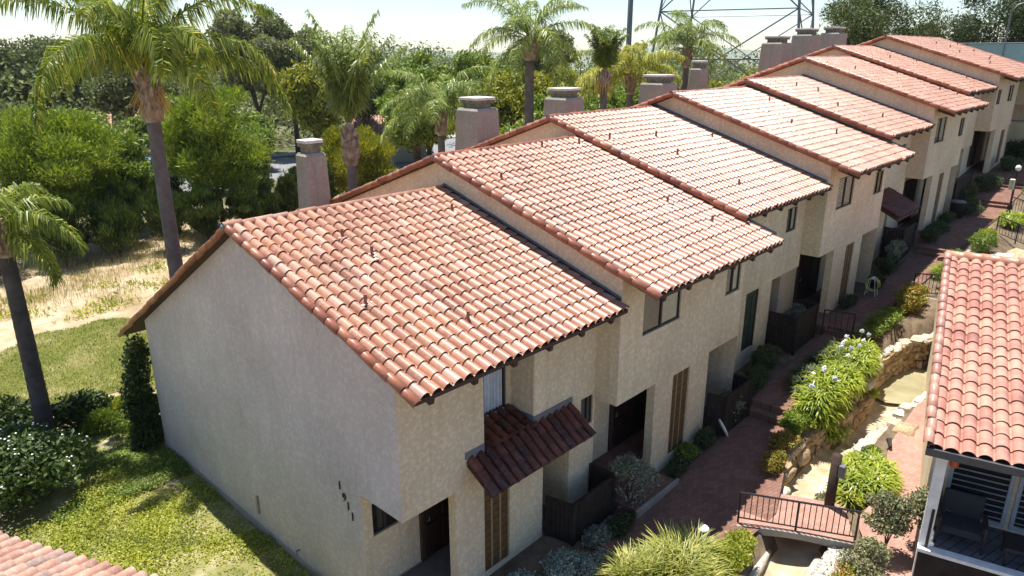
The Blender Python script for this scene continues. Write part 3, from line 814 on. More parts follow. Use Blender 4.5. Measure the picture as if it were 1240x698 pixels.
def house_1():
    root, u, xw, xn, x1 = townhouse(1)
    yF = -5.22; top = roof_under(u, yF)+.08; zr_ = 3.2; gz = .2
    w = MB()
    facade(w, xw, 2.44, zr_, top, yF)                         # near bay
    facade(w, 1.62, 4.3, gz, zr_, yF, [(2.42, 3.20, .78, 3.02)])
    facade(w, 2.44, 3.95, zr_, 3.80, yF)
    facade(w, 3.95, 6.2, 3.80, top, yF)                       # second bay
    facade(w, 3.95, 5.25, zr_, 3.80, yF)
    facade(w, 5.25, 6.2, gz, 3.80, yF, [(5.66, 6.13, 2.98, 3.74)])
    yR = -4.55
    xface(w, 2.44, yF, yR, 3.8, top); xface(w, 3.95, yF, yR, 3.8, top)
    facade(w, 2.44, 3.95, 3.8, top+.3, yR, [(2.62, 3.80, 4.04, 5.72)])
    w.quad((2.44, yF, 3.8), (3.95, yF, 3.8), (3.95, yR, 3.8), (2.44, yR, 3.8))
    # patio opening beside the pillar
    xface(w, 4.3, yF, -4.1, gz, zr_); xface(w, 5.25, yF, -4.1, gz, zr_)
    facade(w, 4.3, 5.25, gz, zr_, -4.1); w.quad((4.3, yF, zr_), (5.25, yF, zr_), (5.25, -4.1, zr_), (4.3, -4.1, zr_))
    # entry recess
    xface(w, 1.62, yF, -5.0, gz, zr_)
    facade(w, 1.62, 4.3, gz, zr_, -5.0, [(2.42, 3.20, .78, 3.02)], .002)
    facade(w, xw, 4.3, gz, zr_, -3.9, [(.52, 1.18, 2.08, 2.86)])
    w.quad((xw, yF, zr_), (4.298, yF, zr_), (4.298, -3.9, zr_), (xw, -3.9, zr_))
    # back and far side
    wall = w.build('wall', T['stucco'], root)
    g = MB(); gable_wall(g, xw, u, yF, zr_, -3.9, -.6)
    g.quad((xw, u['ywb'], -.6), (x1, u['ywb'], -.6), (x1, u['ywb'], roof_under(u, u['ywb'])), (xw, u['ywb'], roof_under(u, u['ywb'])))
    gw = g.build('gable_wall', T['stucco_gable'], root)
    b = MB(); b.box(xw-.035, xw-.002, -3.9, u['ywb']+.02, -.4, .22); b.build('plinth', T['concrete'], root)
    window(root, 2.62, 3.80, 4.04, 5.72, yR, left='curtain', right='curtain', split=.42)
    window(root, 5.66, 6.13, 2.98, 3.74, yF, split=.6, left='blind_grey', right='blind_grey')
    window(root, .52, 1.18, 2.08, 2.86, -3.9, left='black', right='black')
    door(root, 1.80, 2.72, .80, 2.86, -3.9)
    slat_panel(root, 2.42, 3.20, .78, 3.02, yF)
    # small fittings on the gable
    m = MB(); m.bbox(xw-.05, xw-.003, .62, .70, .55, 1.05, .01); m.build('utility_box', T['concrete'], root)
    m = MB(); m.tube([(xw-.003, -1.2, .45), (xw-.09, -1.2, .45), (xw-.09, -1.2, .38)], .022, 8); m.build('hose_tap', T['metal'], root)
    # tiled awning over the entry and patio
    aw = MB()
    V, F = tile_field(1.92, 5.30, -5.93, 3.27, yF+.02, 3.80, 41, .25, .30, .085)
    V2, F2 = tile_field(2.46, 3.94, yF-.06, 3.77, yR+.02, 4.02, 42, .25, .30, .085)
    V, F = merge([(V, F), (V2, F2)])
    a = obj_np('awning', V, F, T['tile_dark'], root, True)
    d = MB()
    d.add([(1.95, -5.9, 3.25), (5.28, -5.9, 3.25), (5.28, yF-.003, 3.77), (1.95, yF-.003, 3.77), (1.95, -5.9, 3.22), (5.28, -5.9, 3.22), (5.28, yF-.003, 3.64), (1.95, yF-.003, 3.64)],
          [(0, 1, 2, 3), (7, 6, 5, 4), (0, 4, 5, 1), (1, 5, 6, 2), (3, 7, 4, 0)])
    d.build('awning_deck', T['deck_wood'], a)
    d = MB(); d.box(1.9, 2.43, yF-.02, yF-.003, 3.82, 3.97); d.box(3.97, 5.3, yF-.02, yF-.003, 3.82, 3.97)
    d.box(3.93, 3.947, yF-.02, yR, 3.82, 4.0); d.box(2.46, 3.93, yR-.02, yR-.003, 3.9, 4.03)
    d.build('awning_flashing', T['flash'], a)
    # house number, one digit per child
    num = empty('house_number', (0, 0, 0)); num.parent = root; num.location = Vector((xw-.012, -3.19, 3.15))-root.location
    y, z = -3.19, 3.06
    for ch, yy, zz in zip('1911', (-3.19, -3.325, -3.45, -3.58), (3.10, 2.87, 2.72, 2.53)):
        cu = bpy.data.curves.new('digit', 'FONT'); cu.body = ch; cu.size = .27; cu.extrude = .01; cu.offset = .0; cu.align_x = 'CENTER'; cu.align_y = 'CENTER'
        tmp = bpy.data.objects.new('digit_curve', cu); COL.objects.link(tmp)
        bpy.context.view_layer.update()
        me = bpy.data.meshes.new_from_object(tmp.evaluated_get(bpy.context.evaluated_depsgraph_get()))
        bpy.data.objects.remove(tmp)
        me.materials.clear(); me.materials.append(T['iron'])
        # text x -> -y, text y -> z, facing -x
        M = Matrix(((0, 0, -1, xw-.016), (-1, 0, 0, yy), (0, 1, 0, zz), (0, 0, 0, 1)))
        me.transform(world_of(num).inverted() @ M)
        o = bpy.data.objects.new('digit', me); link(o, num)
    return root

def house_front(k, yF, zo, xp0, xp1, wins, slat, zg, yrec=-4.75, door_m='door_red', xe=None, xdoor=None, slat_gold=True, rec_door=True, blinds=None):
    """projecting house: overhanging upper floor, entry recess left, pillar with slatted panel, recess right"""
    root, u, xw, xn, x1 = townhouse(k)
    top = roof_under(u, yF)+.08
    xe = xe or xn+.28
    w = MB()
    facade(w, xw, xe, zo, top, yF, wins)
    gable_wall(w, xw, u, yF, zo, yrec, zg-2.0)
    facade(w, xp0, xp1, zg-.6, zo, yF, [slat])
    xface(w, xp0, yF, yF+.24, zg-.6, zo); xface(w, xp1, yF, yF+.24, zg-.6, zo)
    facade(w, xp0, xp1, zg-.6, zo, yF+.24, [slat], .002)
    facade(w, xw, xe, zg-.6, zo, yrec)
    w.quad((xw, yF, zo), (xe, yF, zo), (xe, yrec, zo), (xw, yrec, zo))
    xface(w, xe, yF, u['yr'], zg-.6, top)
    w.poly([(x1, u['ywb'], zg-2), (x1, yF, zg-2), (x1, yF, top-.08), (x1, u['yr'], roof_under(u, u['yr'])), (x1, u['ywb'], roof_under(u, u['ywb']))])
    w.quad((xw, u['ywb'], -.5), (x1, u['ywb'], -.5), (x1, u['ywb'], roof_under(u, u['ywb'])), (xw, u['ywb'], roof_under(u, u['ywb'])))
    if k == 8: facade(w, xe, x1, zg-.6, roof_under(u, -3.5)+.05, -3.5)
    w.build('wall', T['stucco'], root)
    for i, h in enumerate(wins):
        l, r = (blinds[i] if blinds else ('blind_grey', 'blind_tan'))
        window(root, *h, yF, left=l, right=r)
    slat_panel(root, *slat, yF, slat_gold)
    xd = xdoor or (xw+.55, xp0+.35)
    door(root, xd[0], xd[1], zg, zg+2.12, yrec, door_m)
    if rec_door: door(root, xp1+.55, xp1+1.25, zg+.1, zg+2.05, yrec)
    return root

def house_back(k, yB, zo, wins, grn, zg, xq, yrec=-4.0, xs=None, xe=None, blinds=None, recdoor=None):
    """set-back house: flush wall, recessed entry at the right end"""
    root, u, xw, xn, x1 = townhouse(k)
    top = roof_under(u, yB)+.08
    xs = xs or xw; xe = xe or xn+.27
    w = MB()
    facade(w, xs, xe, zo, top, yB, wins)
    facade(w, xs, xq, zg-.6, zo, yB, [grn] if grn else [])
    xface(w, xq, yB, yrec, zg-.6, zo)
    facade(w, xq, xe, zg-.6, zo, yrec)
    w.quad((xq, yB, zo), (xe, yB, zo), (xe, yrec, zo), (xq, yrec, zo))
    gable_wall(w, xw, u, yB, zg-2, yB, zg-2)
    w.quad((xw, u['ywb'], -.5), (x1, u['ywb'], -.5), (x1, u['ywb'], roof_under(u, u['ywb'])), (xw, u['ywb'], roof_under(u, u['ywb'])))
    w.build('wall', T['stucco'], root)
    for i, h in enumerate(wins):
        l, r = (blinds[i] if blinds else ('blind_grey', 'blind_tan'))
        window(root, *h, yB, left=l, right=r)
    if grn: door(root, grn[0]+.04, grn[1]-.04, grn[2], grn[3]-.04, yB+.10, 'door_green')
    if recdoor: door(root, *recdoor, yrec, 'door_dark')
    return root

HOUSE = {}
HOUSE[1] = house_1()
HOUSE[2] = house_front(2, -5.87, 3.6, 7.88, 10.62, [(7.12, 8.84, 5.10, 6.14), (11.27, 12.12, 5.08, 5.95)], (8.74, 9.60, 1.12, 3.52), 1.28, xe=12.32, xdoor=(7.75, 9.5), yrec=-4.65)
HOUSE[3] = house_back(3, -5.1, 4.24, [(12.93, 13.8, 4.5, 5.4), (16.9, 17.72, 5.74, 6.57)], (14.38, 15.28, 2.15, 4.19), 2.0, 16.25, xs=12.26, recdoor=(17.0, 17.9, 2.05, 4.0))
HOUSE[4] = house_front(4, -5.76, 4.7, 19.92, 22.9, [(19.45, 21.05, 6.22, 7.35), (23.4, 24.4, 6.22, 7.12)], (21.2, 22.1, 2.2, 4.6), 2.22, xe=24.75, xdoor=(20.0, 22.0), yrec=-4.5, blinds=[('blinds', 'blinds'), ('leaf_olive', 'leaf_olive')])  # olive sheets in the second window paint a green reflection in the glass
HOUSE[5] = house_back(5, -5.0, 5.1, [(25.2, 26.0, 5.9, 6.8), (29.2, 29.8, 6.9, 7.6)], (26.6, 27.4, 2.75, 4.8), 2.65, 28.3, xs=24.6, recdoor=(28.7, 29.6, 2.75, 4.75))
HOUSE[6] = house_front(6, -5.73, 5.95, 32.3, 35.7, [(31.4, 33.1, 7.5, 8.65), (35.85, 36.75, 7.47, 8.4)], (33.6, 34.5, 3.3, 5.85), 3.25, xe=37.15, xdoor=(32.6, 34.4), yrec=-4.5, blinds=[('blinds', 'blind_tan'), ('blind_grey', 'blind_tan')])
HOUSE[7] = house_back(7, -4.95, 6.3, [(38.0, 38.9, 7.3, 8.1)], (39.3, 40.1, 3.75, 5.9), 3.7, 40.8, xs=37.0, recdoor=(41.4, 42.4, 3.8, 5.9))
HOUSE[8] = house_front(8, -5.7, 7.15, 45.4, 49.3, [(43.9, 44.9, 8.65, 9.5), (47.0, 48.5, 8.7, 9.65)], (47.3, 48.4, 4.85, 6.95), 4.8, xe=49.75, xdoor=(45.2, 46.6), yrec=-4.6, rec_door=False)

# red awning at house 5
V, F = tile_field(25.4, 28.2, -6.35, 5.05, -5.0, 5.75, 61, .25, .3)
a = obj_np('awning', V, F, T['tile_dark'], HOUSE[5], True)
d = MB(); d.add([(25.4, -6.3, 5.03), (28.2, -6.3, 5.03), (28.2, -5.01, 5.7), (25.4, -5.01, 5.7), (25.4, -6.3, 4.9), (28.2, -6.3, 4.9), (28.2, -5.01, 5.55), (25.4, -5.01, 5.55)],
      [(0, 1, 2, 3), (7, 6, 5, 4), (0, 4, 5, 1), (1, 5, 6, 2), (3, 7, 4, 0)]); d.build('awning_deck', T['deck_wood'], a)

def chimney(k, cx, cy, wx, wy, zt, taper=.10, sh=.55):
    root = HOUSE[k]
    mb = MB(); b = taper; z0 = -.5; zs = zt-.42
    P = []
    for (z, g) in ((z0, b), (zs-2.2, b*.9), (zs-.08, 0), (zs, -.05)):
        hx, hy = wx/2+g, wy/2+g; c = .05
        P.append([(cx-hx+c, cy-hy, z), (cx+hx-c, cy-hy, z), (cx+hx, cy-hy+c, z), (cx+hx, cy+hy-c, z), (cx+hx-c, cy+hy, z), (cx-hx+c, cy+hy, z), (cx-hx, cy+hy-c, z), (cx-hx, cy-hy+c, z)])
    V = [p for r in P for p in r]; F = [tuple(range(24, 32))]
    for i in range(3):
        for q in range(8): F.append((i*8+q, i*8+(q+1) % 8, i*8+8+(q+1) % 8, i*8+8+q))
    mb.add(V, F)
    c = mb.build('chimney', T['stucco_chimney'], root)
    m = MB(); m.bbox(cx-wx*.33, cx+wx*.33, cy-wy*.33, cy+wy*.33, zs, zs+.26, .04); m.build('chimney_neck', T['cap_side'], c)
    m = MB(); m.bbox(cx-wx*.40, cx+wx*.40, cy-wy*.40, cy+wy*.40, zs+.19, zs+.30, .015)
    m.build('chimney_cap_base', T['cap_side'], c)
    m = MB(); m.bbox(cx-wx*.42, cx+wx*.42, cy-wy*.42, cy+wy*.42, zs+.302, zs+.40, .012); m.build('chimney_cap', T['cap'], c)

chimney(1, 5.55, 5.5, .74, .64, 9.0, .05)
chimney(2, 13.05, 5.75, 1.2, 1.15, 9.95)
chimney(3, 18.6, 6.0, 1.35, 1.2, 10.10)
chimney(4, 26.2, 6.0, 1.5, 1.3, 10.5)
chimney(5, 30.2, 6.0, .85, .7, 11.15)
chimney(6, 39.8, 6.0, 1.7, 1.3, 12.55)
chimney(7, 44.3, 6.0, 1.7, 1.3, 13.1)
chimney(8, 49.2, 6.0, 1.7, 1.3, 13.3)

# ------------------------------------------------------------------ vegetation
def basis(d):
    d = d/np.linalg.norm(d, axis=1, keepdims=True)
    ref = np.where(np.abs(d[:, 2:3]) > .9, np.array([[1., 0, 0]]), np.array([[0, 0, 1.]]))
    a = np.cross(d, ref); a /= np.linalg.norm(a, axis=1, keepdims=True)
    return d, a, np.cross(d, a)

def leaves(pos, axis_, normal, length, width, bend=0.0):
    """one kite leaf per row"""
    ax = axis_/np.linalg.norm(axis_, axis=1, keepdims=True)
    sd = np.cross(ax, normal); sd /= (np.linalg.norm(sd, axis=1, keepdims=True)+1e-9)
    l = np.asarray(length)[:, None]; w = np.asarray(width)[:, None]
    nn = np.cross(sd, ax)
    V = np.stack([pos, pos+ax*l*.45+sd*w*.5+nn*w*.15, pos+ax*l-nn*l*bend, pos+ax*l*.45-sd*w*.5+nn*w*.15], 1).reshape(-1, 3)
    F = np.arange(len(V)).reshape(-1, 4)
    return V, F

def crown(blobs, n, size, rg, up=0.0, aspect=.5, inner=.55, droop=0.0):
    """leaf-sized faces through a set of ellipsoid clumps. blobs: (x,y,z,rx,ry,rz)"""
    B = np.array(blobs, float)
    wgt = B[:, 3]*B[:, 4]; wgt = wgt/wgt.sum()
    k = rg.choice(len(B), n, p=wgt)
    d = rg.normal(0, 1, (n, 3)); d /= np.linalg.norm(d, axis=1, keepdims=True)
    rad = inner+(1-inner)*rg.random(n)**.45
    rad *= 1+.12*rg.normal(0, 1, n)
    pos = B[k, :3]+d*B[k, 3:6]*rad[:, None]
    nrm = d+rg.normal(0, .7, (n, 3))
    ax = np.cross(nrm, rg.normal(0, 1, (n, 3)))
    ax /= (np.linalg.norm(ax, axis=1, keepdims=True)+1e-9)
    ax = ax*(1-abs(up))+d*.5*abs(up)+np.array([0, 0, 1.])*up+np.array([0, 0, -1.])*droop
    s = size*rg.uniform(.6, 1.35, n)
    return leaves(pos, ax, nrm, s, s*aspect)

def clumps(c, rx, ry, rz, n, br, rg, low=-.5):
    out = []
    for _ in range(n):
        d = rg.normal(0, 1, 3); d /= np.linalg.norm(d)
        d[2] = max(d[2], low)
        q = rg.uniform(.45, .95)
        b = br*rg.uniform(.6, 1.25)
        out.append((c[0]+d[0]*rx*q, c[1]+d[1]*ry*q, c[2]+d[2]*rz*q, b, b, b*rg.uniform(.6, .9)))
    return out

def limbs(x, y, z0, zc, r, rx, rg, n=5, lean=0.0, fork=.45):
    mb = MB()
    top = Vector((x+lean, y, z0+(zc-z0)*fork))
    mb.tube([(x, y, z0-.4), (x+lean*.5, y, z0+(zc-z0)*fork*.5), top], [r*1.25, r, r*.85], 9)
    for i in range(n):
        t = 2*math.pi*i/n+rg.uniform(-.4, .4); q = rg.uniform(.35, .75)
        e = Vector((x+lean+rx*q*math.cos(t), y+rx*q*math.sin(t), zc+rg.uniform(-.1, .5)*rx))
        mid = top.lerp(e, .5)+Vector((0, 0, .15*rx))
        mb.tube([top-Vector((0, 0, .2)), mid, e], [r*.6, r*.38, r*.12], 6)
    return mb

TREE_MESH = {}
def tree(name, x, y, rx, ht, mat, label, cat='tree', group=None, n=4500, size=.3, up=0.0, nb=14, br=.42, low_frac=.25, seed=0,
         trunk=.16, aspect=.5, droop=0.0, inner=.5, flat=1.0, z=None, rzf=None, core=True):
    rg = np.random.default_rng(seed*17+5)
    z0 = Hs(x, y) if z is None else z
    rz = ht*(1-low_frac)/2*flat; zc = z0+ht-rz
    root = empty(name, (x, y, z0), 0, label, cat, group)
    B = clumps((x, y, zc), rx*.8, rx*.8, rz*.85, nb, rx*br, rg, -.7)
    if core: B.append((x, y, zc, rx*.6, rx*.6, rz*.7))
    V, F = crown(B, n, size, rg, up, aspect, inner, droop)
    V[:, 2] = np.maximum(V[:, 2], z0+.02)
    obj_np('crown', V, F, T[mat], root)
    limbs(x, y, z0, zc, trunk, rx, rg).build('trunk', T['bark'], root, True)
    return root

def shrub(name, x, y, rx, ht, mat, label, cat='shrub', group=None, n=2500, size=.14, up=.2, seed=0, ry=None, nb=12, br=.4, aspect=.5, flowers=None, nf=60, fs=.05, z=None, parent=None, droop=0):
    rg = np.random.default_rng(seed*31+3)
    z0 = Hs(x, y) if z is None else z
    ry = ry or rx
    root = empty(name, (x, y, z0), 0, label, cat, group)
    B = []
    for _ in range(nb):
        t = rg.uniform(0, 6.28); q = math.sqrt(rg.random())*.8
        b = br*min(rx, ry)*rg.uniform(.7, 1.2)
        hh = ht*(1-.55*q*q)
        B.append((x+rx*q*math.cos(t), y+ry*q*math.sin(t), z0+max(b*.5, hh-b*.7), b*1.1, b*1.1, b*.8))
    B.append((x, y, z0+ht*.42, rx*.72, ry*.72, ht*.42))
    V, F = crown(B, n, size, rg, up, aspect, .5, droop)
    V[:, 2] = np.maximum(V[:, 2], z0+.01)
    obj_np('foliage', V, F, T[mat], root)
    mb = MB()
    for i in range(5):
        t = rg.uniform(0, 6.28); q = rg.uniform(.2, .6)
        mb.tube([(x+.05*math.cos(t), y+.05*math.sin(t), z0-.1), (x+rx*q*math.cos(t)*.6, y+ry*q*math.sin(t)*.6, z0+ht*.4), (x+rx*q*math.cos(t), y+ry*q*math.sin(t), z0+ht*.7)], [.03, .02, .008], 5)
    mb.build('stem', T['bark'], root)
    if flowers:
        k = rg.choice(len(B)-1, nf); d = rg.normal(0, 1, (nf, 3)); d[:, 2] = abs(d[:, 2])+.3; d /= np.linalg.norm(d, axis=1, keepdims=True)
        Bn = np.array(B)[k]
        pos = Bn[:, :3]+d*Bn[:, 3:6]*1.08
        mb = MB()
        for p in pos: mb.lathe((p[0], p[1], p[2]), [(.001, -fs*.4), (fs, 0), (fs*.7, fs*.5), (.001, fs*.6)], 6, False)
        mb.build('flower', T[flowers], root)
    return root

# ---- palms
def frond(base, azim, elev, L, rg, nl=60, ll=.62, curl=1.5, wid=.04, hang=.9):
    """arching rachis with drooping leaflets; returns V,F"""
    ns = 14
    t = np.linspace(0, 1, ns+1)
    el = elev-curl*t**1.4
    hx = np.cumsum(np.cos(el))*L/ns; hz = np.cumsum(np.sin(el))*L/ns
    hx = np.concatenate([[0], hx[:-1]]); hz = np.concatenate([[0], hz[:-1]])
    bend = rg.normal(0, .12)
    az = azim+bend*t**2
    P = np.stack([base[0]+hx*np.cos(az), base[1]+hx*np.sin(az), base[2]+hz], 1)
    side = np.array([-math.sin(azim), math.cos(azim), 0])
    # rachis as a thin flat strip cross
    V = []; F = []
    r = .035*(1-.85*t)
    up = np.cross(side, np.gradient(P, axis=0)); up /= (np.linalg.norm(up, axis=1, keepdims=True)+1e-9)
    ring = np.stack([P+side*r[:, None], P-up*r[:, None], P-side*r[:, None], P+up*r[:, None]], 1).reshape(-1, 3)
    V.append(ring)
    for i in range(ns):
        for k in range(4): F.append((i*4+k, i*4+(k+1) % 4, i*4+4+(k+1) % 4, i*4+4+k))
    F = [np.array(F)]; b = len(ring)
    # leaflets
    s = np.linspace(.14, .995, nl)
    for sg in (-1, 1):
        u = s+rg.normal(0, .006, nl)
        u = np.clip(u, .1, 1)
        p = np.stack([np.interp(u, t, P[:, q]) for q in range(3)], 1)
        tan = np.stack([np.interp(u, t, np.gradient(P[:, q])) for q in range(3)], 1); tan /= np.linalg.norm(tan, axis=1, keepdims=True)
        upv = np.stack([np.interp(u, t, up[:, q]) for q in range(3)], 1)
        ang = rg.uniform(-.5, .7, nl)
        d = tan*rg.uniform(.35, .75, nl)[:, None]+sg*side*np.cos(ang)[:, None]*.85+upv*np.sin(ang)[:, None]*.8
        d /= np.linalg.norm(d, axis=1, keepdims=True)
        l = ll*np.clip(1.25-.9*u, .25, 1)*np.minimum(1, (u-.05)*5)*rg.uniform(.8, 1.2, nl)
        mid = p+d*(l*.45)[:, None]
        d2 = d+np.array([0, 0, -1.])*(hang*rg.uniform(.6, 1.3, nl))[:, None]; d2 /= np.linalg.norm(d2, axis=1, keepdims=True)
        tip = mid+d2*(l*.6)[:, None]
        wv = np.cross(d, np.array([0, 0, 1.])); wv /= (np.linalg.norm(wv, axis=1, keepdims=True)+1e-9)
        wv = wv*.8+rg.normal(0, .35, (nl, 3)); wv /= np.linalg.norm(wv, axis=1, keepdims=True)
        w0 = wid*.35; w1 = wid*.5
        q = np.stack([p-wv*w0, p+wv*w0, mid+wv*w1, mid-wv*w1, tip+wv*.004, tip-wv*.004], 1).reshape(-1, 3)
        kk = np.arange(nl)*6
        f = np.concatenate([np.stack([kk, kk+1, kk+2, kk+3], 1), np.stack([kk+3, kk+2, kk+4, kk+5], 1)])
        V.append(q); F.append(f+b); b += len(q)
    return np.concatenate(V), np.concatenate(F)

def palm(x, y, ht, r, label, seed, nf=18, L=3.6, e_lo=-.2, e_hi=1.35, mat='palm', nl=58, ll=.7, curl=1.7, tuft=False, boots=1.1, hang=1.0, z=None, lean=(0, 0), azbias=None, wid=.05, tm='trunk'):
    rg = np.random.default_rng(seed)
    z0 = Hs(x, y) if z is None else z
    root = empty('palm_tree', (x, y, z0), 0, label, 'palm tree', 'palm trees behind the terrace')
    zt = z0+ht
    mb = MB(); n = 40
    pts = []; rr = []
    for i in range(n+1):
        t = i/n
        pts.append((x+lean[0]*t*t, y+lean[1]*t*t, z0-.4+(ht+.4-boots)*t)); rr.append(r*(1.12-.25*t)*(1+.035*(i % 2)))
    mb.tube(pts, rr, 12); mb.build('trunk', T[tm], root, True)
    tx, ty = x+lean[0], y+lean[1]
    mb = MB()
    pts = [(tx, ty, zt-boots-.05), (tx, ty, zt-boots*.8), (tx, ty, zt-boots*.45), (tx, ty, zt-.1), (tx, ty, zt+.25)]
    mb.tube(pts, [r*.9, r*1.28, r*1.38, r*1.0, r*.5], 10)
    for i in range(26):
        a = i*2.4; q = i/26
        zz = zt-boots+boots*q*.95
        rr_ = r*(1.2+.15*math.sin(q*3))
        mb.tube([(tx+rr_*.8*math.cos(a), ty+rr_*.8*math.sin(a), zz), (tx+rr_*1.25*math.cos(a), ty+rr_*1.25*math.sin(a), zz+.26)], [.10, .025], 5)
    mb.build('leaf_base', T['boot'], root)
    parts = []
    for i in range(nf):
        q = (i+.5)/nf
        el = e_lo+(e_hi-e_lo)*(q**.8)+rg.normal(0, .07)
        az = i*2.39996+rg.normal(0, .2) if azbias is None else azbias[i % len(azbias)]+rg.normal(0, .15)
        parts.append(frond((tx, ty, zt), az, el, L*rg.uniform(.85, 1.1), rg, nl, ll, curl*rg.uniform(.8, 1.15), wid, hang))
    V, F = merge(parts)
    obj_np('crown', V, F, T[mat], root)
    if tuft:
        ps = []
        for i in range(120):
            a = rg.uniform(0, 6.28); e = rg.uniform(-1.4, -.95)
            d = np.array([[math.cos(a)*math.cos(e), math.sin(a)*math.cos(e), math.sin(e)]])
            p = np.array([[tx, ty, zt-.1]])+d*.1+rg.normal(0, .1, (1, 3))
            ps.append(leaves(p, d, rg.normal(0, 1, (1, 3)), [rg.uniform(.7, 1.25)], [.035]))
        V, F = merge(ps); obj_np('flower_stalk', V, F, T['flower_tuft'], root)
    return root

# azimuths are in world space; screen right is about (-45 deg), towards the camera about (-135 deg)
palm(1.85, 7.75, 10.95, .22, 'large near palm towering behind the nearest house, fronds spreading over the upper left', 3, nf=19, L=4.5, e_lo=.28, e_hi=1.5, nl=165, ll=1.05, curl=2.05, tuft=True, boots=1.3, wid=.038, hang=2.0)
palm(-2.1, 9.3, 6.9, .23, 'shorter palm at the left edge with a dark leaning trunk beside the bushes', 5, nf=17, L=2.4, e_lo=-.5, e_hi=1.3, nl=95, ll=.75, curl=1.9, boots=.8, hang=1.6, wid=.036, tm='trunk_dark')
palm(9.0, 8.4, 8.75, .21, 'palm with a tight upright crown right of the slim chimney', 8, nf=20, wid=.04, L=4.0, e_lo=1.26, e_hi=1.56, mat='palm_far', nl=100, ll=.8, curl=.6, boots=1.3, z=.1, hang=1.6)
palm(17.2, 12.6, 8.2, .2, 'low palm with hanging grey-green fronds left of the first broad chimney', 12, nf=19, wid=.042, L=3.6, e_lo=-.1, e_hi=1.35, mat='palm_far', nl=80, ll=.95, hang=1.5, curl=1.7, z=.6)
palm(21.9, 11.0, 11.4, .26, 'tallest slender palm rising above the roofs near the picture centre', 15, nf=20, wid=.042, L=3.8, e_lo=-.5, e_hi=1.4, mat='palm_far', nl=90, ll=.9, curl=1.6, z=.8, boots=1.0, hang=1.4)
palm(24.8, 8.4, 9.3, .2, 'small palm with a brush-like crown and orange tuft behind the second broad chimney', 19, nf=26, L=2.3, e_lo=1.25, e_hi=1.56, mat='palm_far', nl=70, ll=.7, curl=.55, tuft=True, z=1.2, boots=.6)
palm(29.0, 9.6, 9.0, .2, 'palm with yellowing fronds arching over the fourth chimney', 23, nf=22, L=3.8, e_lo=-.15, e_hi=1.1, mat='palm_yellow', nl=80, ll=1.0, hang=1.6, curl=1.7, z=1.4)
palm(34.0, 9.0, 10.2, .2, 'wispy palm in front of the lattice pylon beside the narrow chimney', 27, nf=19, wid=.042, L=3.7, e_lo=-.25, e_hi=1.4, mat='palm_far', nl=80, ll=.95, hang=1.5, curl=2.0, z=1.6)

# ---- shrubs and trees beyond the dry slope
G1 = 'trees and large shrubs beyond the dry slope'
tree('shrub_tree', 5.8, 34.5, 4.5, 9.4, 'leaf_bright', 'broad bright green bushy tree behind the left palm crown', group=G1, n=46000, size=.30, up=.5, nb=52, br=.23, low_frac=.0, seed=1, aspect=.24, inner=.3)
tree('shrub_tree', 14.8, 32.5, 3.7, 10.6, 'leaf_bright', 'round bright green bushy tree just right of the tall near palm trunk', group=G1, n=42000, size=.29, up=.5, nb=50, br=.24, low_frac=.02, seed=2, aspect=.24, inner=.3)
tree('shrub_tree', 25.0, 31.5, 3.9, 6.9, 'leaf_olive', 'olive green dome shaped bush behind the slim chimney', group=G1, n=38000, size=.28, up=.6, nb=46, br=.24, low_frac=.0, seed=3, aspect=.24, inner=.3)
tree('shrub_tree', -1.0, 37, 3.6, 8.6, 'leaf_mid', 'green bushy tree at the far left edge under the palm', group=G1, n=22000, size=.30, up=.4, nb=36, br=.3, seed=4, aspect=.3, low_frac=.02, inner=.3)
tree('shrub_tree', 10.3, 37.5, 3.2, 8.4, 'leaf_mid', 'darker bushy tree directly behind the tall near palm trunk', group=G1, n=22000, size=.30, up=.35, nb=36, br=.28, low_frac=.02, seed=6, aspect=.35, inner=.3)
tree('shrub_tree', 20.0, 38.5, 2.8, 7.4, 'leaf_mid', 'green bushy tree between the round tree and the slim chimney', group=G1, n=18000, size=.30, up=.35, nb=32, br=.3, low_frac=.02, seed=7, aspect=.35, inner=.3)
GJ = 'dark junipers under the bushy trees'
for i, (x, y, rx, h, lab) in enumerate([(4.6, 30.6, 1.8, 3.6, 'dark juniper shrub beside the left palm crown'), (7.4, 30.4, 1.9, 3.8, 'broad dark juniper shrub in the middle of the dry slope edge'), (10.0, 29.6, 1.7, 4.2, 'dark juniper shrub immediately left of the tall palm trunk'),
        (12.4, 29.6, 1.6, 4.2, 'low dark juniper immediately right of the tall palm trunk'), (14.7, 29.0, 1.4, 4.0, 'dark juniper just left above the roof peak'), (16.6, 29.6, 1.1, 3.4, 'pointed dark juniper above the roof peak'), (18.3, 30.0, 1.0, 4.2, 'slender dark juniper right of the roof peak'),
        (19.8, 30.6, 1.0, 4.4, 'pair-topped dark juniper left of the slim chimney'), (21.6, 30.4, 1.1, 4.6, 'tall dark juniper against the slim chimney'), (24.5, 27.6, 1.4, 3.4, 'dark juniper right of the slim chimney beside the palm trunk'), (26.6, 28.0, 1.5, 3.4, 'dark juniper right of the upright palm trunk'),
        (8.8, 33.0, 1.8, 4.6, 'dark juniper between the left bushy tree and the tall palm trunk'), (11.8, 34.0, 1.8, 4.4, 'dark juniper behind the foot of the round bushy tree'), (17.6, 34.0, 1.7, 5.0, 'dark juniper right of the round bushy tree'), (1.6, 31.5, 2.0, 3.8, 'dark juniper under the left palm fronds')]):
    tree('juniper', x, y, rx, h, 'leaf_dark', lab, 'juniper', GJ, n=9000, size=.26, up=.8, nb=30, br=.27, low_frac=.0, seed=20+i, aspect=.22, trunk=.08)
shrub('lime_bush', 14.2, 27.0, 1.6, 1.0, 'leaf_lime', 'lime green spreading bush just beyond the roof peak', n=2600, size=.26, up=.4, seed=4, aspect=.3)
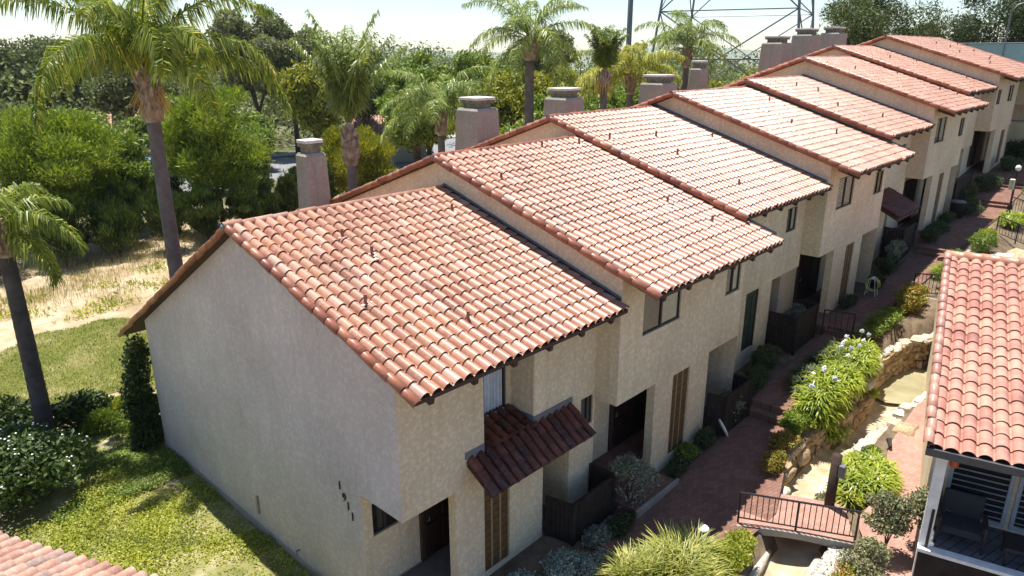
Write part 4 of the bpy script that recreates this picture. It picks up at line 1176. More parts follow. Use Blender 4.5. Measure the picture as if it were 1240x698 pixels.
# belt of trees
GB = 'background trees along the skyline'
belt = [
 # x, y, radius, height, material, seed-kind, label
 (35.2, 64.5, 5.6, 17.6, 'leaf_euc', 'tall grey-green eucalyptus on the skyline right of the near palm crown'),
 (38.6, 62.5, 4.4, 15.8, 'leaf_euc', 'narrower eucalyptus beside the tall skyline eucalyptus'),
 (28, 82, 5.6, 13.0, 'leaf_far', 'hazy tree between the near palm crown and the eucalyptus'),
 (41, 52, 3.4, 13.4, 'leaf_dark', 'dark tree directly behind the upright palm crown'),
 (44, 47, 4.6, 12.2, 'leaf_mid', 'rounded green tree right of the upright palm on the skyline'),
 (50, 44, 5.4, 12.4, 'leaf_mid', 'wide green tree above the first broad chimney'),
 (38, 38, 3.8, 9.8, 'leaf_mid', 'mid green tree behind the low hanging palm'),
 (33.8, 50.5, 4.2, 11.6, 'leaf_olive', 'olive tree below the skyline left of the upright palm'),
 (64.0, 17.5, 4.6, 10.8, 'leaf_olive', 'yellow-green tree behind the wispy palm and the narrow chimney'),
 (51.0, 14.5, 3.6, 10.2, 'leaf_mid', 'green tree between the fourth and the narrow chimney'),
 (31.5, 17.0, 3.0, 9.8, 'leaf_mid', 'dense green tree left of the brush-crowned palm trunk'),
 (38.5, 13.2, 3.0, 10.0, 'leaf_olive', 'olive tree directly behind the fourth chimney'),
 (33.5, 34.5, 3.8, 11.0, 'leaf_mid', 'leafy tree above the low hanging palm'),
 (36, 27, 4.0, 10.6, 'leaf_olive', 'olive green tree left of the tall slender palm trunk'),
 (41, 27.5, 3.6, 10.8, 'leaf_olive', 'yellow-green bushy tree just behind the tall slender palm'),
 (30.5, 20.5, 2.6, 6.8, 'leaf_mid', 'dense shrubby tree between the two broad chimneys'),
 (47, 30, 4.0, 10.8, 'leaf_olive', 'olive tree between the tall palm and the brush-crowned palm'),
 (60, 42.5, 4.6, 16.2, 'leaf_euc', 'tall thin eucalyptus behind the tall slender palm crown'),
 (38, 18.5, 3.4, 9.6, 'leaf_mid', 'green tree behind the brush-crowned palm'),
 (44, 19.5, 3.4, 9.8, 'leaf_mid', 'green tree below the yellowing palm'),
 (54, 22, 4.2, 8.0, 'leaf_olive', 'olive scrub tree under the pylon legs'),
 (60, 20, 4.2, 9.0, 'leaf_olive', 'olive scrub tree under the pylon beside the chimneys'),
 (66, 15.5, 4.6, 9.5, 'leaf_olive', 'low olive tree just left of the pale stepped chimneys'),
 (74, 11.5, 7.2, 18.8, 'leaf_pine', 'big spreading green pine behind the far chimneys'),
 (82, 8.5, 5.0, 16.2, 'leaf_pine', 'lighter pine to the right of the big spreading pine'),
 (80, 1.5, 6.6, 20.5, 'leaf_dark', 'dark pine at the upper right behind the teal fence'),
 (84, -4.5, 6.5, 20.0, 'leaf_dark', 'dark pine in the top right corner behind the street light'),
 (23.3, 106, 7.0, 14.0, 'leaf_far', 'tree at the upper left edge beyond the pale roof'),
 (28, 102, 7.0, 13.8, 'leaf_far', 'green tree at the far upper left above the pale roof'),
 (23, 60, 4.2, 7.6, 'leaf_mid', 'tree standing in front of the pale tiled house'),
 (15.5, 62, 4.0, 6.6, 'leaf_mid', 'green tree covering the middle of the pale tiled roof'),
 (9.0, 58, 3.8, 6.2, 'leaf_mid', 'green tree in front of the left end of the pale tiled roof'),
 (19.5, 47, 3.0, 5.4, 'leaf_mid', 'leafy tree beside the blue van'),
 (29, 56, 3.4, 6.0, 'leaf_mid', 'green tree behind the round bushy tree'),
]
for i, (x, y, rx, h, mt, lab) in enumerate(belt):
    euc = mt == 'leaf_euc'; pine = mt in ('leaf_pine', 'leaf_dark')
    tree('pine_tree' if pine and x > 70 else 'eucalyptus_tree' if euc else 'broadleaf_tree', x, y, rx, h, mt, lab, group=GB, n=46000 if x > 70 and y < 20 else 24000 if rx > 4.2 else 14000, size=.34 if x > 70 and y < 20 else .48 if rx > 4 else .40,
         up=.15, nb=40 if not euc else 34, br=.26, low_frac=.22 if not euc else .3, seed=60+i, aspect=.45 if not pine else .3, trunk=.28, inner=.45, core=not euc, z=0)
# far woodland on the plain and on the hills: one mass
rg = np.random.default_rng(99)
BB = []
for i in range(420):
    d = rg.uniform(95, 330); a = rg.uniform(-.12, 1.62)
    x, y = d*math.cos(a)-6, d*math.sin(a)-14
    if 40 < x < 75 and y < 30: continue
    r = rg.uniform(3.5, 6.5); top = 8.0+rg.random()**2*5.0+.006*d
    BB.append((x, y, top-r*.8, r, r, r*.8))
    BB.append((x+rg.uniform(-3, 3), y+rg.uniform(-3, 3), top-r*1.6, r*1.1, r*1.1, r*.8))
V, F = crown(BB, 260000, .66, rg, .1, .6, .6)
o = obj_np('distant_woodland', V, F, T['leaf_far']); tag(o, 'hazy mass of distant trees along the horizon', 'woodland', kind='stuff')
def hills(X, Y):
    d = np.hypot(X+6, Y+14)
    return -2+smooth(330, 700, d)*(11+5*np.sin(X*.008+1)+4*np.sin(Y*.011+2)+2*np.sin((X-Y)*.02))
hm = m_noise('hazy_hills', [(.3, (.16, .19, .14)), (.7, (.24, .26, .20))], .03, .95)
grid_sheet('hills', np.linspace(-300, 1500, 90), np.linspace(-300, 1500, 90), hills, hm, lambda x, y: np.hypot(x+6, y+14) > 300)

# ---- foreground left planting
rg_ = np.random.default_rng(3)
root = empty('ivy_column', (-.02, 6.95, 0), 0, 'tall dark ivy-like column growing up the back corner of the nearest house', 'shrub')
V, F = crown([(-.02+rg_.uniform(-.22, .22), 6.95+rg_.uniform(-.15, .25), .15+3.2*(i/26), .36-.10*(i/26), .36-.10*(i/26), .34) for i in range(27)], 6500, .12, rg_, .1, .6, .5)
V[:, 0] = np.minimum(V[:, 0], .9); obj_np('foliage', V, F, T['leaf_dark'], root)
mb = MB(); mb.tube([(.0, 7.0, -.2), (.03, 6.95, 1.6), (.0, 7.0, 3.0)], [.05, .04, .02], 6); mb.build('stem', T['bark'], root)
shrub('dark_bush', .9, 8.0, .9, 1.0, 'leaf_dark', 'dark bush behind the ivy column at the lawn edge', n=3200, size=.13, seed=4)
shrub('low_shrub', .2, 8.6, .8, .6, 'leaf_mid', 'low green shrub directly left of the ivy column foot', n=2400, size=.11, seed=14)
shrub('dark_bush', -3.3, 10.4, 1.3, 1.5, 'leaf_dark', 'dark bush left of the leaning palm trunk', n=4500, size=.16, seed=5)
shrub('dark_bush', -1.1, 9.6, .9, 1.25, 'leaf_dark', 'dark bush immediately right of the leaning palm trunk', n=3000, size=.16, seed=6)
shrub('flowering_bush', -3.75, 6.7, 1.9, 2.0, 'leaf_bush', 'large dark green bush dotted with small white flowers at the lower left', n=12000, size=.15, seed=7, nb=22, br=.34, flowers='petal_white', nf=150, fs=.03, ry=2.0)
shrub('young_shrub', -.75, 8.9, .5, .8, 'leaf_mid', 'small upright green shrub between the palm and the ivy column', n=1500, size=.13, up=.5, seed=8, aspect=.3)
shrub('young_shrub', .1, 9.5, .4, .7, 'leaf_lime', 'small light green shrub close to the ivy column', n=1100, size=.13, up=.5, seed=9, aspect=.3)
shrub('low_shrub', -.4, 10.2, .9, .55, 'leaf_mid', 'low spreading green shrub at the lawn edge by the ivy column', n=2200, size=.13, seed=10)

def scatter(name, n, region, zf, size, mat, rg, h0=.0, h1=.25, aspect=.5, up=.3, label=None, cat=None, clump=None, lim=None):
    pts = []
    while len(pts) < n:
        q = region(rg, n)
        if lim is not None: q = q[lim(q[:, 0], q[:, 1])]
        if clump is not None: q = q[clump(q[:, 0], q[:, 1]) > rg.random(len(q))]
        pts = q if len(pts) == 0 else np.concatenate([pts, q])
    q = pts[:n]
    z = zf(q[:, 0], q[:, 1])+rg.uniform(h0, h1, n)*(1 if clump is None else np.clip(clump(q[:, 0], q[:, 1])*1.3, .2, 1))
    pos = np.column_stack([q, z])
    nrm = rg.normal(0, .6, (n, 3))+np.array([0, 0, 1.])
    ax = rg.normal(0, 1, (n, 3)); ax[:, 2] = np.abs(ax[:, 2])*.2; ax = ax*(1-up)+np.array([0, 0, 1.])*up
    s = size*rg.uniform(.6, 1.4, n)
    V, F = leaves(pos, ax, nrm, s, s*aspect)
    o = obj_np(name, V, F, T[mat]); tag(o, label, cat, kind='stuff')
    return o
def lump(f1, f2, ph, lo=.2):
    return lambda x, y: np.clip(.5+.5*np.sin(x*f1+ph+1.3*np.sin(y*f2*.7))*np.cos(y*f2+ph*2+np.sin(x*1.1)), 0, 1)*.9+lo
rg = np.random.default_rng(5)
def rect(x0, x1, y0, y1): return lambda r, n: np.column_stack([r.uniform(x0, x1, n), r.uniform(y0, y1, n)])
def gc_lim(x, y):
    return (x < .24) & ((x+3.75)**2/3.2+(y-6.7)**2/3.6 > .8) & (y < 10.6-.4*np.sin(x*2))
scatter('ground_cover', 42000, rect(-4.6, .24, -2.5, 6.2), H, .062, 'leaf_lime', rg, .0, .2, .6, .25, 'bright lime ground cover spreading in front of the grey gable wall', 'ground cover', lump(1.6, 1.3, .4, .05), gc_lim)
scatter('ground_cover', 26000, rect(-3.2, .24, 4.5, 10.4), H, .065, 'leaf_mid', rg, .0, .26, .6, .25, 'mid green ground cover near the ivy column and flowering bush', 'ground cover', lump(1.9, 1.5, 2.2, .0), gc_lim)
scatter('dead_leaves', 4500, rect(-3.5, .2, -2, 7.5), H, .06, 'dry_grass', rg, .0, .05, .5, .1, 'pale dry litter between the ground cover patches', 'leaf litter', None, gc_lim)
scatter('lawn_grass', 60000, rect(-7, 8.5, 10.8, 19.8), lambda x, y: H(x, y)+.03, .075, 'leaf_lawn', rg, .0, .02, .22, .55, 'short mown grass of the lawn left of the nearest house', 'grass', None, lambda x, y: lawn_mask(x, y))
scatter('dry_stalks', 16000, rect(-9, 20, 22, 33), H, .36, 'dry_grass', rg, .0, .05, .05, .8, 'dry tan grass stalks on the slope below the junipers', 'dry grass', lump(.5, .9, 1.0, -.1), lambda x, y: y > 22+3.5*rg.random(len(x)))
scatter('weeds', 2600, rect(-6, 14, 20.5, 27), H, .2, 'leaf_lime', rg, .0, .08, .3, .5, 'yellow-green weed patches on the dry slope', 'weeds', lump(.9, 1.1, 2.5, -.45), None)

# ------------------------------------------------------------------ courtyard
def strap_plant(name, x, y, rx, ht, mat, label, cat='plant', group=None, n=500, L=.6, w=.035, ry=None, seed=0, z=None, spread=.9, nh=None, flowers=None, nf=8, stalk=.3):
    """clump of arching strap leaves from many crowns"""
    rg = np.random.default_rng(seed+400)
    z0 = Hs(x, y) if z is None else z
    ry = ry or rx
    root = empty(name, (x, y, z0), 0, label, cat, group)
    nh = nh or max(1, int(rx*ry*14))
    t = rg.uniform(0, 6.28, nh); q = np.sqrt(rg.random(nh))*.92
    hub = np.column_stack([x+rx*q*np.cos(t), y+ry*q*np.sin(t)])
    hz = np.array([Hs(a, b) for a, b in hub]) if z is None else np.full(nh, z0)
    k = rg.integers(0, nh, n)
    az = rg.uniform(0, 6.28, n); e0 = rg.uniform(.75, 1.5, n)
    l = L*rg.uniform(.6, 1.2, n)
    p = np.column_stack([hub[k], hz[k]])+rg.normal(0, .03, (n, 3))*np.array([1, 1, 0])
    seg = 4
    rows = []
    h = np.column_stack([np.cos(az), np.sin(az)]); sd = np.column_stack([-np.sin(az), np.cos(az), np.zeros(n)])
    el = e0.copy(); cur = p.copy()
    wd = [w*.5, w*.9, w, w*.7, w*.08]
    for i in range(seg+1):
        rows.append(cur-sd*wd[i]*.5); rows.append(cur+sd*wd[i]*.5)
        st = l/seg
        cur = cur+np.column_stack([h*np.cos(el)[:, None], np.sin(el)])*st[:, None]
        el = el-spread*rg.uniform(.4, .9, n)*(.5+.25*i)
    V = np.stack(rows, 1).reshape(-1, 3)
    b = np.arange(n)*2*(seg+1)
    F = np.concatenate([np.stack([b+2*i, b+2*i+1, b+2*i+3, b+2*i+2], 1) for i in range(seg)])
    zmin = np.repeat(hz[k], 2*(seg+1))
    V[:, 2] = np.maximum(V[:, 2]*1.0, zmin+.01)
    if ht: V[:, 2] = zmin+(V[:, 2]-zmin)*ht
    obj_np('foliage', V, F, T[mat], root)
    if flowers:
        for i in range(nf):
            a = rg.uniform(0, 6.28); qq = rg.uniform(.3, 1.05)
            fx, fy = x+rx*qq*math.cos(a), y+ry*qq*math.sin(a); fz = Hs(fx, fy) if z is None else z0
            hh = L*ht*.9+stalk*rg.uniform(.6, 1.2)
            mb = MB(); mb.tube([(fx, fy, fz), (fx+.03, fy, fz+hh)], .007, 5)
            s = mb.build('flower_stalk', T['leaf_agap'], root)
            mb = MB()
            for q_ in range(34):
                d = rg.normal(0, 1, 3); d /= np.linalg.norm(d)
                c = np.array([fx+.03, fy, fz+hh])+d*.06*rg.uniform(.6, 1.1)
                mb.rock(c, .016, q_, (1, 1, 1))
            mb.build('flower_head', T[flowers if i % 3 else 'petal_white'], s)
    return root

GA = 'agapanthus beds in the courtyard'
strap_plant('agapanthus', 14.3, -8.02, 1.35, 1.25, 'leaf_agap', 'big sunlit agapanthus mound with pale blue flower heads above the rock wall', 'agapanthus', GA, n=7500, L=.62, w=.06, ry=.55, seed=1, flowers='petal_blue', nf=5, nh=90, spread=1.15)
strap_plant('agapanthus', 16.6, -7.85, 1.3, 1.25, 'leaf_agap', 'agapanthus further up the planter behind the biggest mound', 'agapanthus', GA, n=6500, L=.62, w=.06, ry=.55, seed=2, flowers='petal_blue', nf=8, nh=80, spread=1.15)
shrub('planter_shrub', 12.5, -7.85, .75, .6, 'leaf_bright', 'low bright green shrub at the lower end of the agapanthus planter', n=4200, size=.09, seed=31, ry=.38, nb=18)
shrub('planter_shrub', 11.5, -7.95, .6, .45, 'leaf_rust', 'small brown-tinged shrub at the tip of the rock planter', n=1800, size=.08, seed=32, ry=.3)
shrub('planter_shrub', 10.3, -8.2, .6, .5, 'leaf_rust', 'dark brownish shrub in the path shade left of the stream', n=2400, size=.08, seed=33, ry=.3)
strap_plant('agapanthus', 14.9, -7.30, 2.6, 1.1, 'leaf_shade', 'dark strap-leaved border in the house shadow beside the path', 'agapanthus', GA, n=2600, L=.7, w=.045, ry=.3, seed=3)
shrub('rust_shrub', 22.7, -7.95, 1.5, .9, 'leaf_rust', 'orange-tinged sunlit shrub above the curved pond wall', n=3800, size=.12, seed=34, ry=.55)
shrub('ground_shrub', 20.0, -7.75, 2.2, .55, 'leaf_mid', 'dark low planting between the upper path and the pond wall', n=6500, size=.09, seed=35, ry=.45, nb=26)
shrub('green_shrub', 25.6, -8.6, 1.1, 1.0, 'leaf_mid', 'green shrub beside the small upper footbridge', n=2600, size=.12, seed=36, ry=.6)
strap_plant('agapanthus', 27.6, -8.2, 1.0, 1.0, 'leaf_agap', 'agapanthus above the small upper footbridge with white heads', 'agapanthus', GA, n=900, L=.7, w=.05, ry=.5, seed=4, flowers='petal_white', nf=4)
shrub('green_shrub', 24.4, -9.3, .8, .8, 'leaf_mid', 'dense green shrub between the upper footbridge and the tiled roof', n=2000, size=.12, seed=37, ry=.5)
strap_plant('agapanthus', 36.6, -8.6, 1.2, 1.0, 'leaf_agap', 'agapanthus at the foot of the courtyard lamp post', 'agapanthus', GA, n=900, L=.7, w=.05, ry=.5, seed=5)
strap_plant('agapanthus', 11.75, -10.05, .95, 1.1, 'leaf_agap', 'strap-leaved clump right of the dark wooden post by the bridge', 'agapanthus', GA, n=5200, L=.66, w=.055, ry=.5, seed=6, nh=60, spread=1.1)
strap_plant('flax_clump', 10.55, -10.25, .45, 1.0, 'leaf_lime', 'yellow-green clump at the foot of the dark wooden post', 'plant', None, n=500, L=.5, w=.04, ry=.35, seed=7)
shrub('dry_shrub', 10.5, -9.55, .55, .5, 'leaf_greyish', 'grey-brown dry shrub left of the dark wooden post', n=1900, size=.07, seed=38, ry=.28)
shrub('bank_plant', 13.1, -9.75, .55, .3, 'leaf_mid', 'low green plants on the right bank beside the garden spotlight', n=2200, size=.07, seed=61, ry=.3)
shrub('bank_plant', 16.4, -8.55, .5, .35, 'leaf_agap', 'green plant spilling over the bend of the rock wall', n=1500, size=.09, seed=62, ry=.3, z=.95)
shrub('bank_plant', 12.2, -9.55, .45, .35, 'leaf_greyish', 'grey-green plants at the stream bend above the post', n=1600, size=.07, seed=63, ry=.25)
# near bottom
strap_plant('grass_clump', 5.3, -8.35, .62, 1.0, 'leaf_grass', 'larger pale green arching grass clump at the bottom edge', 'ornamental grass', 'ornamental grass clumps', n=1900, L=.95, w=.03, ry=.55, seed=8, spread=.6, nh=14)
strap_plant('grass_clump', 4.35, -7.9, .42, 1.0, 'leaf_grass', 'smaller pale grass clump left of the larger one at the bottom edge', 'ornamental grass', 'ornamental grass clumps', n=900, L=.85, w=.03, ry=.4, seed=9, spread=.6, nh=8)
shrub('spreading_shrub', 6.5, -8.9, 1.05, .5, 'leaf_lime', 'low leafy green mound beside the stream left of the footbridge', n=6500, size=.075, seed=39, ry=.42, nb=26, br=.36)
shrub('silver_shrub', 3.7, -6.35, .62, .4, 'leaf_silver', 'silver-leaved mound in the shade under the tiled awning', n=2600, size=.075, seed=40, ry=.4)
shrub('silver_shrub', 4.2, -6.75, .5, .3, 'leaf_silver', 'smaller silver mound nearer the grass clumps', n=1700, size=.07, seed=41, ry=.35)
shrub('patio_shrub', 6.5, -6.2, .62, 1.5, 'leaf_dusty', 'dusty grey-green shrub standing at the fence corner by the second entry', n=2600, size=.08, seed=42, nb=14, br=.4)
shrub('low_green', 5.7, -6.5, .6, .35, 'leaf_shade', 'low dark green edging plants along the first patio fence', n=1700, size=.08, seed=43, ry=.3)
shrub('low_green', 8.6, -6.3, .7, .35, 'leaf_shade', 'low green edging plant at the foot of the second house pillar', n=1500, size=.08, seed=44, ry=.25)
shrub('low_green', 10.2, -6.25, .5, .5, 'leaf_shade', 'leafy plant below the brown slatted panel beside the white hose', n=1400, size=.09, seed=45, ry=.25)
shrub('patio_shrub', 11.6, -6.15, .55, 1.1, 'leaf_dusty', 'lavender-grey shrub growing over the second patio fence', n=1800, size=.09, seed=46, ry=.4)
shrub('patio_shrub', 14.9, -5.75, .9, .8, 'leaf_shade', 'dark green shrub under the dark green door', n=2200, size=.11, seed=47, ry=.4)
shrub('patio_shrub', 18.0, -5.5, .5, 1.2, 'leaf_dusty', 'small pale tree-like shrub beside the fourth house entry', n=1500, size=.1, seed=48)
shrub('patio_shrub', 21.5, -6.1, .8, .4, 'leaf_shade', 'low plants along the foot of the fourth house', n=1300, size=.1, seed=49, ry=.22)
shrub('patio_shrub', 39.6, -5.9, 1.6, 1.1, 'leaf_shade', 'dark hedge in front of the seventh house', n=3000, size=.14, seed=50, ry=.5)
shrub('patio_shrub', 35.0, -6.2, .8, .5, 'leaf_shade', 'dark low planting at the foot of the sixth house', n=1300, size=.12, seed=51, ry=.3)
tree('courtyard_tree', 9.0, -11.35, .62, 1.75, 'leaf_greyish', 'airy grey-green shrub on thin stems by the right end of the footbridge', 'small tree', None, n=3600, size=.085, nb=14, br=.36, low_frac=.4, seed=90, trunk=.03)
tree('courtyard_tree', 9.75, -11.85, .55, 1.7, 'leaf_greyish', 'olive tinted small shrub tree nearest the white deck post', 'small tree', None, n=3200, size=.085, nb=14, br=.36, low_frac=.35, seed=91, trunk=.035)
shrub('bridge_bush', 8.05, -11.3, .6, .95, 'leaf_greyish', 'grey-green bush at the near right corner of the footbridge', n=2800, size=.08, seed=52, ry=.5)
shrub('bridge_bush', 7.4, -11.2, .7, .6, 'leaf_rust', 'low yellowish bush at the bottom edge below the footbridge', n=2200, size=.08, seed=53, ry=.5)

for i, (x, y, rx, h, mt, lab) in enumerate([
   (26.3, -6.0, .7, .8, 'leaf_shade', 'dark shrub at the fifth house wall beside the upper path'), (27.8, -5.8, .6, 1.1, 'leaf_dusty', 'grey potted shrub before the small red awning'),
   (30.9, -6.4, .7, .7, 'leaf_shade', 'dark shrub by the third flight of path steps'), (33.0, -6.3, .9, .45, 'leaf_shade', 'low dark plants at the sixth house entry'),
   (37.2, -6.6, 1.0, .9, 'leaf_shade', 'dark bush where the path climbs past the sixth house'), (42.0, -6.4, 1.2, 1.0, 'leaf_shade', 'dark bush in front of the far fence panel'),
   (46.5, -6.6, 1.2, .9, 'leaf_shade', 'dark bush at the farthest house entry'), (28.6, -8.0, .9, .8, 'leaf_mid', 'green shrub on the right bank of the upper path'),
   (30.5, -8.6, 1.0, .9, 'leaf_mid', 'green shrub above the pale boulders'), (32.5, -8.4, .8, .6, 'leaf_lime', 'light green clump just left of the upper iron railing'),
   (41.5, -8.9, 1.4, 1.0, 'leaf_mid', 'green shrub beyond the courtyard lamp post'), (45.5, -9.4, 1.6, 1.2, 'leaf_dark', 'dark shrub at the far end of the courtyard'),
   (24.2, -6.2, .5, .6, 'leaf_shade', 'small dark shrub right of the hose reel'), (13.6, -6.05, .7, .7, 'leaf_shade', 'leafy dark shrub between the second fence and the green door'),
   (9.3, -6.15, .5, .4, 'leaf_mid', 'green clump below the left edge of the brown slatted panel'), (5.0, -6.3, .55, .3, 'leaf_dusty', 'low grey-green plants under the fence corner'),
   (2.6, -6.1, .7, .3, 'leaf_silver', 'silver ground plants at the bottom edge below the awning')]):
    shrub('path_shrub', x, y, rx, h, mt, lab, 'shrub', 'shrubs along the courtyard path', n=2600, size=.085 if x < 20 else .11, seed=200+i, ry=rx*.55)

# stones
def stone_row(mb, pts, r, seed, dz=0.0, sq=(1.15, 1, .75), jit=.05, step=None):
    rg = np.random.default_rng(seed)
    pts = np.array(pts, float)
    L = np.concatenate([[0], np.cumsum(np.linalg.norm(np.diff(pts, axis=0), axis=1))])
    s = 0; i = 0
    while s < L[-1]:
        p = np.array([np.interp(s, L, pts[:, k]) for k in range(3)])
        rr = r*rg.uniform(.75, 1.3)
        mb.rock(p+rg.normal(0, jit, 3)*np.array([1, 1, .5])+np.array([0, 0, dz]), rr, seed*100+i, sq)
        s += (step or rr*1.55); i += 1
wall_pts = [(10.9, -8.22, .3), (11.7, -8.12, .35), (12.6, -8.16, .38), (13.9, -8.38, .42), (14.6, -8.6, .45), (15.7, -8.66, .48), (16.5, -8.6, .5), (17.2, -8.4, .5), (18.2, -8.26, .5), (19.4, -8.32, .5), (20.6, -8.55, .55), (21.5, -9.15, .6), (22.2, -9.6, .65)]
mb = MB()
for (p, q) in zip(wall_pts[:-1], wall_pts[1:]):
    h0, h1 = (.68 if p[0] < 16 else 1.1), (.68 if q[0] < 16 else 1.1)
    mb.add([(p[0], p[1]+.10, p[2]-.4), (q[0], q[1]+.10, q[2]-.4), (q[0], q[1]+.10, q[2]+h1), (p[0], p[1]+.10, p[2]+h0), (p[0], p[1]+.4, p[2]+h0-.05), (q[0], q[1]+.4, q[2]+h1-.05)], [(0, 1, 2, 3), (3, 2, 5, 4)])
for lv in range(4): stone_row(mb, wall_pts[:7], .155, 11+lv, .0+.19*lv, (1.45, .8, .66), .03)
for lv in range(6): stone_row(mb, wall_pts[6:], .16, 31+lv, .0+.20*lv, (1.55, .75, .64), .025)
o = mb.build('rock_retaining_wall', T['stone'], smooth=False); tag(o, 'curved stacked tan stone wall holding the agapanthus planter above the stream', 'stone wall')
# soil backfill behind the cove wall
pts2 = [(16.4, -8.45), (17.2, -8.3), (18.2, -8.16), (19.4, -8.22), (20.6, -8.45), (21.5, -9.05), (24, -9.0), (24.5, -7.4), (21, -7.32), (18, -7.27), (16.5, -7.32)]
mb = MB(); mb.poly([(x, y, 1.55+.03*(x-17)) for x, y in pts2]); o = mb.build('planter_soil', T['soil']); o['kind'] = 'structure'
cap = MB(); stone_row(cap, [(16.5, -8.5, 1.5), (17.2, -8.34, 1.58), (18.2, -8.2, 1.62), (19.4, -8.26, 1.62), (20.6, -8.5, 1.66), (21.5, -9.1, 1.7), (22.4, -9.6, 1.74)], .2, 55, 0, (1.3, 1.0, .45), .03)
o = cap.build('wall_coping', T['stone_white']); tag(o, 'pale flat coping stones capping the curved pond wall', 'coping')
ed = MB(); stone_row(ed, [(11.0, -9.25, .45), (12.3, -9.22, .5), (13.2, -9.2, .55), (14.1, -9.38, .58), (15.2, -9.46, .62), (16.6, -9.55, .68), (17.6, -9.72, .72), (18.6, -10.0, .76), (19.6, -10.35, .8)], .2, 71, 0, (1.3, .9, .55), .05)
o = ed.build('stream_edging', T['stone_white']); tag(o, 'bright white stone edging along the right bank above the bridge', 'edging stones')
for nm, pl, lab in (('stream_kerb', [(6.6, -9.28, .18), (7.4, -9.22, .2), (8.0, -9.12, .22)], 'white concrete kerb on the left bank just below the footbridge'),
                    ('stream_kerb', [(6.9, -10.32, .15), (7.8, -10.2, .2), (8.55, -10.15, .24)], 'white concrete kerb on the right bank just below the footbridge')):
    mb = MB(); mb.tube(pl, [.11]*len(pl), 7); o = mb.build(nm, T['stone_white'], smooth=True); tag(o, lab, 'kerb', 'stream kerbs below the footbridge')
rg = np.random.default_rng(8); mb = MB()
for i in range(900):
    x = rg.uniform(7.0, 8.7); y = rg.uniform(-11.0, -10.3)
    mb.rock((x, y, Hs(x, y)+.01), rg.uniform(.02, .045), i, (1, 1, .6))
o = mb.build('gravel', T['gravel']); tag(o, 'grey gravel patch below the footbridge', 'gravel', kind='stuff')
for i, (x, y, z, r, lab, mt) in enumerate([(15.3, -10.05, .75, .3, 'yellow-tan boulder on the right bank by the brick path', 'stone'), (12.1, -8.2, .62, .28, 'rounded tan boulder at the lower end of the rock wall', 'stone'),
        (10.7, -8.25, .62, .26, 'tan boulder at the tip of the planter by the path', 'stone'), (10.0, -8.55, .55, .2, 'small pale boulder next to the footbridge', 'stone_white'),
        (28.8, -8.9, 2.3, .5, 'large tan boulder above the upper footbridge', 'stone'), (30.2, -9.4, 2.7, .55, 'large flat pale boulder right of the upper planting', 'stone_white'), (31.0, -10.1, 2.7, .6, 'tan boulder beside the upper iron railing', 'stone')]):
    mb = MB(); mb.rock((x, y, z), r, 300+i, (1.2, 1, .8)); o = mb.build('boulder', T[mt], smooth=True); tag(o, lab, 'boulder', 'boulders along the stream')

# footbridge with its railing
A0 = Vector((7.66, -8.45, .86)); A1 = Vector((8.95, -10.72, .78))
wv = Vector((1.35, .66, 0))
root = empty('footbridge', A0, 0, 'low brick-decked footbridge crossing the sandy stream', 'footbridge')
mb = MB(); n = 10; P_ = []
for i in range(n+1):
    t = i/n; p = A0.lerp(A1, t); z = p.z+.04*math.sin(math.pi*t)
    zl = z-.30+.13*math.sin(math.pi*t)
    P_ += [(p.x, p.y, z), (p.x+wv.x, p.y+wv.y, z), (p.x, p.y, zl), (p.x+wv.x, p.y+wv.y, zl)]
F_ = []
for i in range(n):
    b = i*4
    F_ += [(b, b+4, b+5, b+1), (b+2, b+3, b+7, b+6), (b, b+2, b+6, b+4), (b+1, b+5, b+7, b+3)]
F_ += [(0, 1, 3, 2), (n*4, n*4+2, n*4+3, n*4+1)]
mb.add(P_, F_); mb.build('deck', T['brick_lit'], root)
mb = MB(); wn = Vector((wv.x, wv.y, 0)).normalized()*-.06
for i in range(n):
    t0, t1 = i/n, (i+1)/n; p = A0.lerp(A1, t0); q = A0.lerp(A1, t1)
    za = p.z-.02+.04*math.sin(math.pi*t0); zb = q.z-.02+.04*math.sin(math.pi*t1)
    la = p.z-.26+.13*math.sin(math.pi*t0); lb = q.z-.26+.13*math.sin(math.pi*t1)
    o_ = wn; f_ = wn*.04
    mb.add([(p.x+o_.x, p.y+o_.y, la), (q.x+o_.x, q.y+o_.y, lb), (q.x+o_.x, q.y+o_.y, zb), (p.x+o_.x, p.y+o_.y, za),
            (p.x+f_.x, p.y+f_.y, la), (q.x+f_.x, q.y+f_.y, lb), (q.x+f_.x, q.y+f_.y, zb), (p.x+f_.x, p.y+f_.y, za)], [(0, 1, 2, 3), (3, 2, 6, 7), (0, 4, 5, 1)])
mb.build('stone_edge', T['concrete'], root)

def railing(P0, P1, h, label, nb=19, posts=3, group='iron railings in the courtyard'):
    P0 = Vector(P0); P1 = Vector(P1)
    root = empty('iron_railing', P0, 0, label, 'railing', group)
    mb = MB(); mb.tube([P0+Vector((0, 0, h)), P1+Vector((0, 0, h))], .026, 6); mb.build('top_rail', T['iron'], root)
    mb = MB(); mb.tube([P0+Vector((0, 0, .12)), P1+Vector((0, 0, .12))], .018, 6); mb.build('bottom_rail', T['iron'], root)
    for i in range(posts):
        p = P0.lerp(P1, i/(posts-1)); mb = MB(); mb.tube([p-Vector((0, 0, .05)), p+Vector((0, 0, h+.01))], .027, 6); mb.build('post', T['iron'], root)
    for i in range(nb):
        if posts > 1 and abs((i+1)/(nb+1)*(posts-1) % 1) < .5/(nb+1): continue
        p = P0.lerp(P1, (i+1)/(nb+1)); mb = MB(); mb.tube([p+Vector((0, 0, .12)), p+Vector((0, 0, h))], .011, 5, False); mb.build('baluster', T['iron'], root)
    return root
railing(A0+Vector((.06, .0, .02)), A1+Vector((.03, 0, .02)), .80, 'black iron railing along the near side of the large footbridge')
